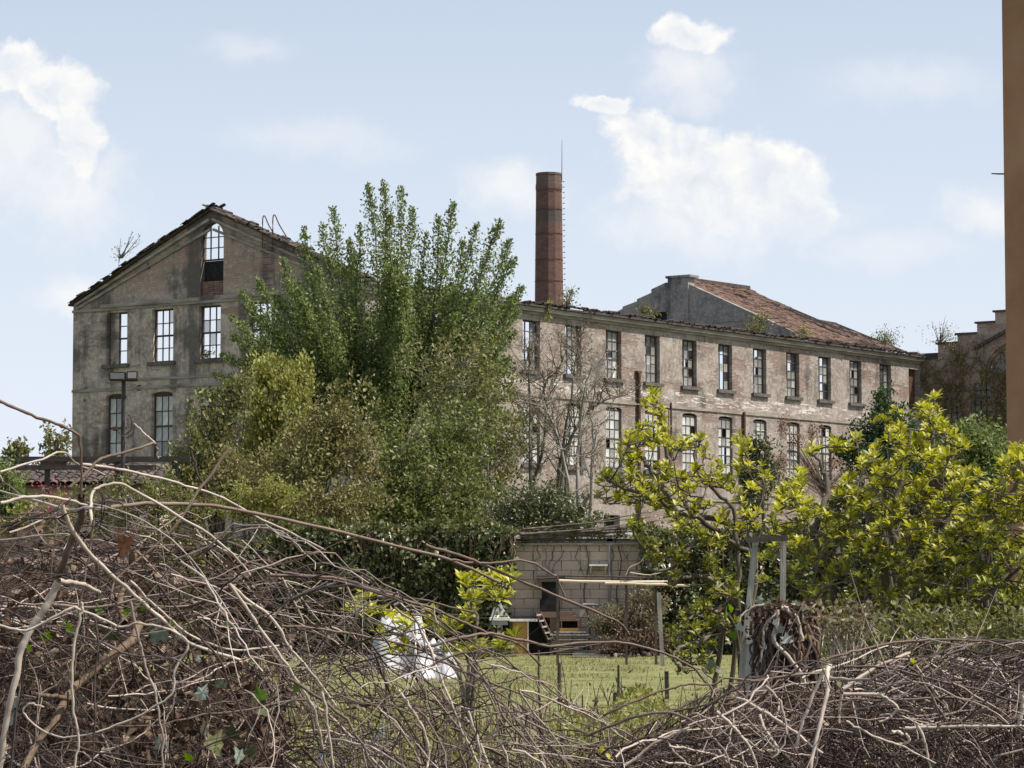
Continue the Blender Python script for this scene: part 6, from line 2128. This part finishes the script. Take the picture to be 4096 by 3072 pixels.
# ------------------------------------------------------------------ yard fence of old boards behind the left tangle
FY2 = 12.5
fe = empty('board_fence', (P(230, 2300, FY2)[0], FY2, 0), 0, 'old grey brown board fence with one pinkish rail behind brambles', 'fence')
for j, (y0, y1) in enumerate(((2150, 2205), (2206, 2228), (2229, 2252), (2256, 2330), (2334, 2410), (2414, 2490))):
    pbox(-300 + 30 * (j % 2), 560 - 25 * (j % 3), y0, y1, FY2 + .012 * (j % 2), FY2 + .05).build('board', M_PINK_BOARD if j == 2 else (M_GREY_WOOD if j == 1 else M_CANE_B), fe, world=True)
for x in (-200, 120, 500):
    q = P(x, 2110, FY2 + .1)
    MB().box((q[0] - .05, FY2 + .055, 0), (q[0] + .05, FY2 + .15, q[2])).build('post', M_STUMP, fe, world=True)

# ------------------------------------------------------------------ stakes and dry stalks in the kitchen garden
for i, (px, yt, yb, Y0, r, lb) in enumerate(((2474, 2660, 2870, 30, .016, 'tall dark stake beside the bright lawn centre'), (2466, 2770, 2880, 29.5, .045, 'thick short black post at the foot of the tall stake'), (1882, 2780, 2900, 29, .04, 'rotten dark stake among the pale canes'), (2155, 2600, 2760, 32, .014, 'thin leaning stick at the lawn edge by pergola'), (2238, 2652, 2770, 36, .03, 'green stained post below the pergola corner'), (2330, 2780, 2900, 30, .010, 'slender cane stick near the black post'))):
    q = P(px, yt, Y0)
    o = tubes('garden_stake', [(np.array([(q[0] + rl.uniform(-.05, .05), Y0, 0), (q[0], Y0, q[2] / 2), tuple(q)]), np.array([r, r, r * .8]))], M_TIMBER_D, None, 7)
    tag(o, lb, 'stake', None)
rk_ = np.random.default_rng(97)
st, lp = [], []
for _ in range(320):
    px, Y0 = rk_.uniform(1150, 2950), rk_.uniform(20, 31)
    h = rk_.uniform(.25, .75)
    b0 = P(px, 2300, Y0)
    b0[2] = 0
    d = np.array([rk_.normal() * .12, rk_.normal() * .12, h])
    st.append((bez(b0, b0 + d * (.3, .3, .6), b0 + d, 5), np.linspace(.008, .003, 5)))
    for _2 in range(7):
        lp.append(b0 + d * rk_.uniform(.05, 1) + rk_.normal(size=3) * .05)
tag(tubes('dry_stalks', st, M_CANE_B, None, 4), 'thin upright dry plant stalks standing along the near lawn', 'stalks', None, 'stuff')
lp = np.array(lp)
lp[:, 2] = np.abs(lp[:, 2])
tag(leaves('weed_leaves', lp, rk_.normal(size=lp.shape) + (0, 0, .6), rk_.uniform(.03, .08, len(lp)), .022, L_YELLOW, None, rng=rk_), 'yellow green weed leaves among the dry stalks', 'weeds')
# leafy undergrowth on the crest of the bank between the thickets
m_ = 11000
px, Yv = rk_.uniform(950, 2900, m_), rk_.uniform(8.5, 12.5, m_)
top_ = 2880 + 90 * np.sin(px * .006 + 2) + 40 * np.sin(px * .019)
q = Pn(np.stack([px, top_ + 300 * rk_.random(m_) ** 1.2, Yv], 1))
q[:, 2] = np.maximum(q[:, 2], bank_z(q[:, 0], q[:, 1]) + .01)
ug = empty('undergrowth', P(2150, 2300, 10) * (1, 1, 0) + (0, 0, float(bank_z(P(2150, 2300, 10)[0], 10.0))), 0, 'mixed yellow green undergrowth between the two bramble heaps', 'weeds')
l_ = rk_.uniform(.010, .030, m_)
leaves('foliage', q, rk_.normal(size=q.shape) + (0, 0, .6), l_, l_ * .5, L_YELLOW, ug, rng=rk_)
st = []
for _ in range(420):
    px, Yv = rk_.uniform(1300, 3050), rk_.uniform(7.5, 12.5)
    b0 = P(px, 3200, Yv)
    b0[2] = float(bank_z(b0[0], Yv))
    e = P(px + rk_.normal() * 90, 2880 + rk_.uniform(-60, 200), Yv)
    st.append((jitter(bez(b0, (b0 + e) / 2 + (rk_.normal() * .05, 0, .05), e, 6), .004, rk_), np.linspace(.0045, .0015, 6)))
tubes('stems', st, M_CANE, ug, 4)['kind'] = 'stuff'
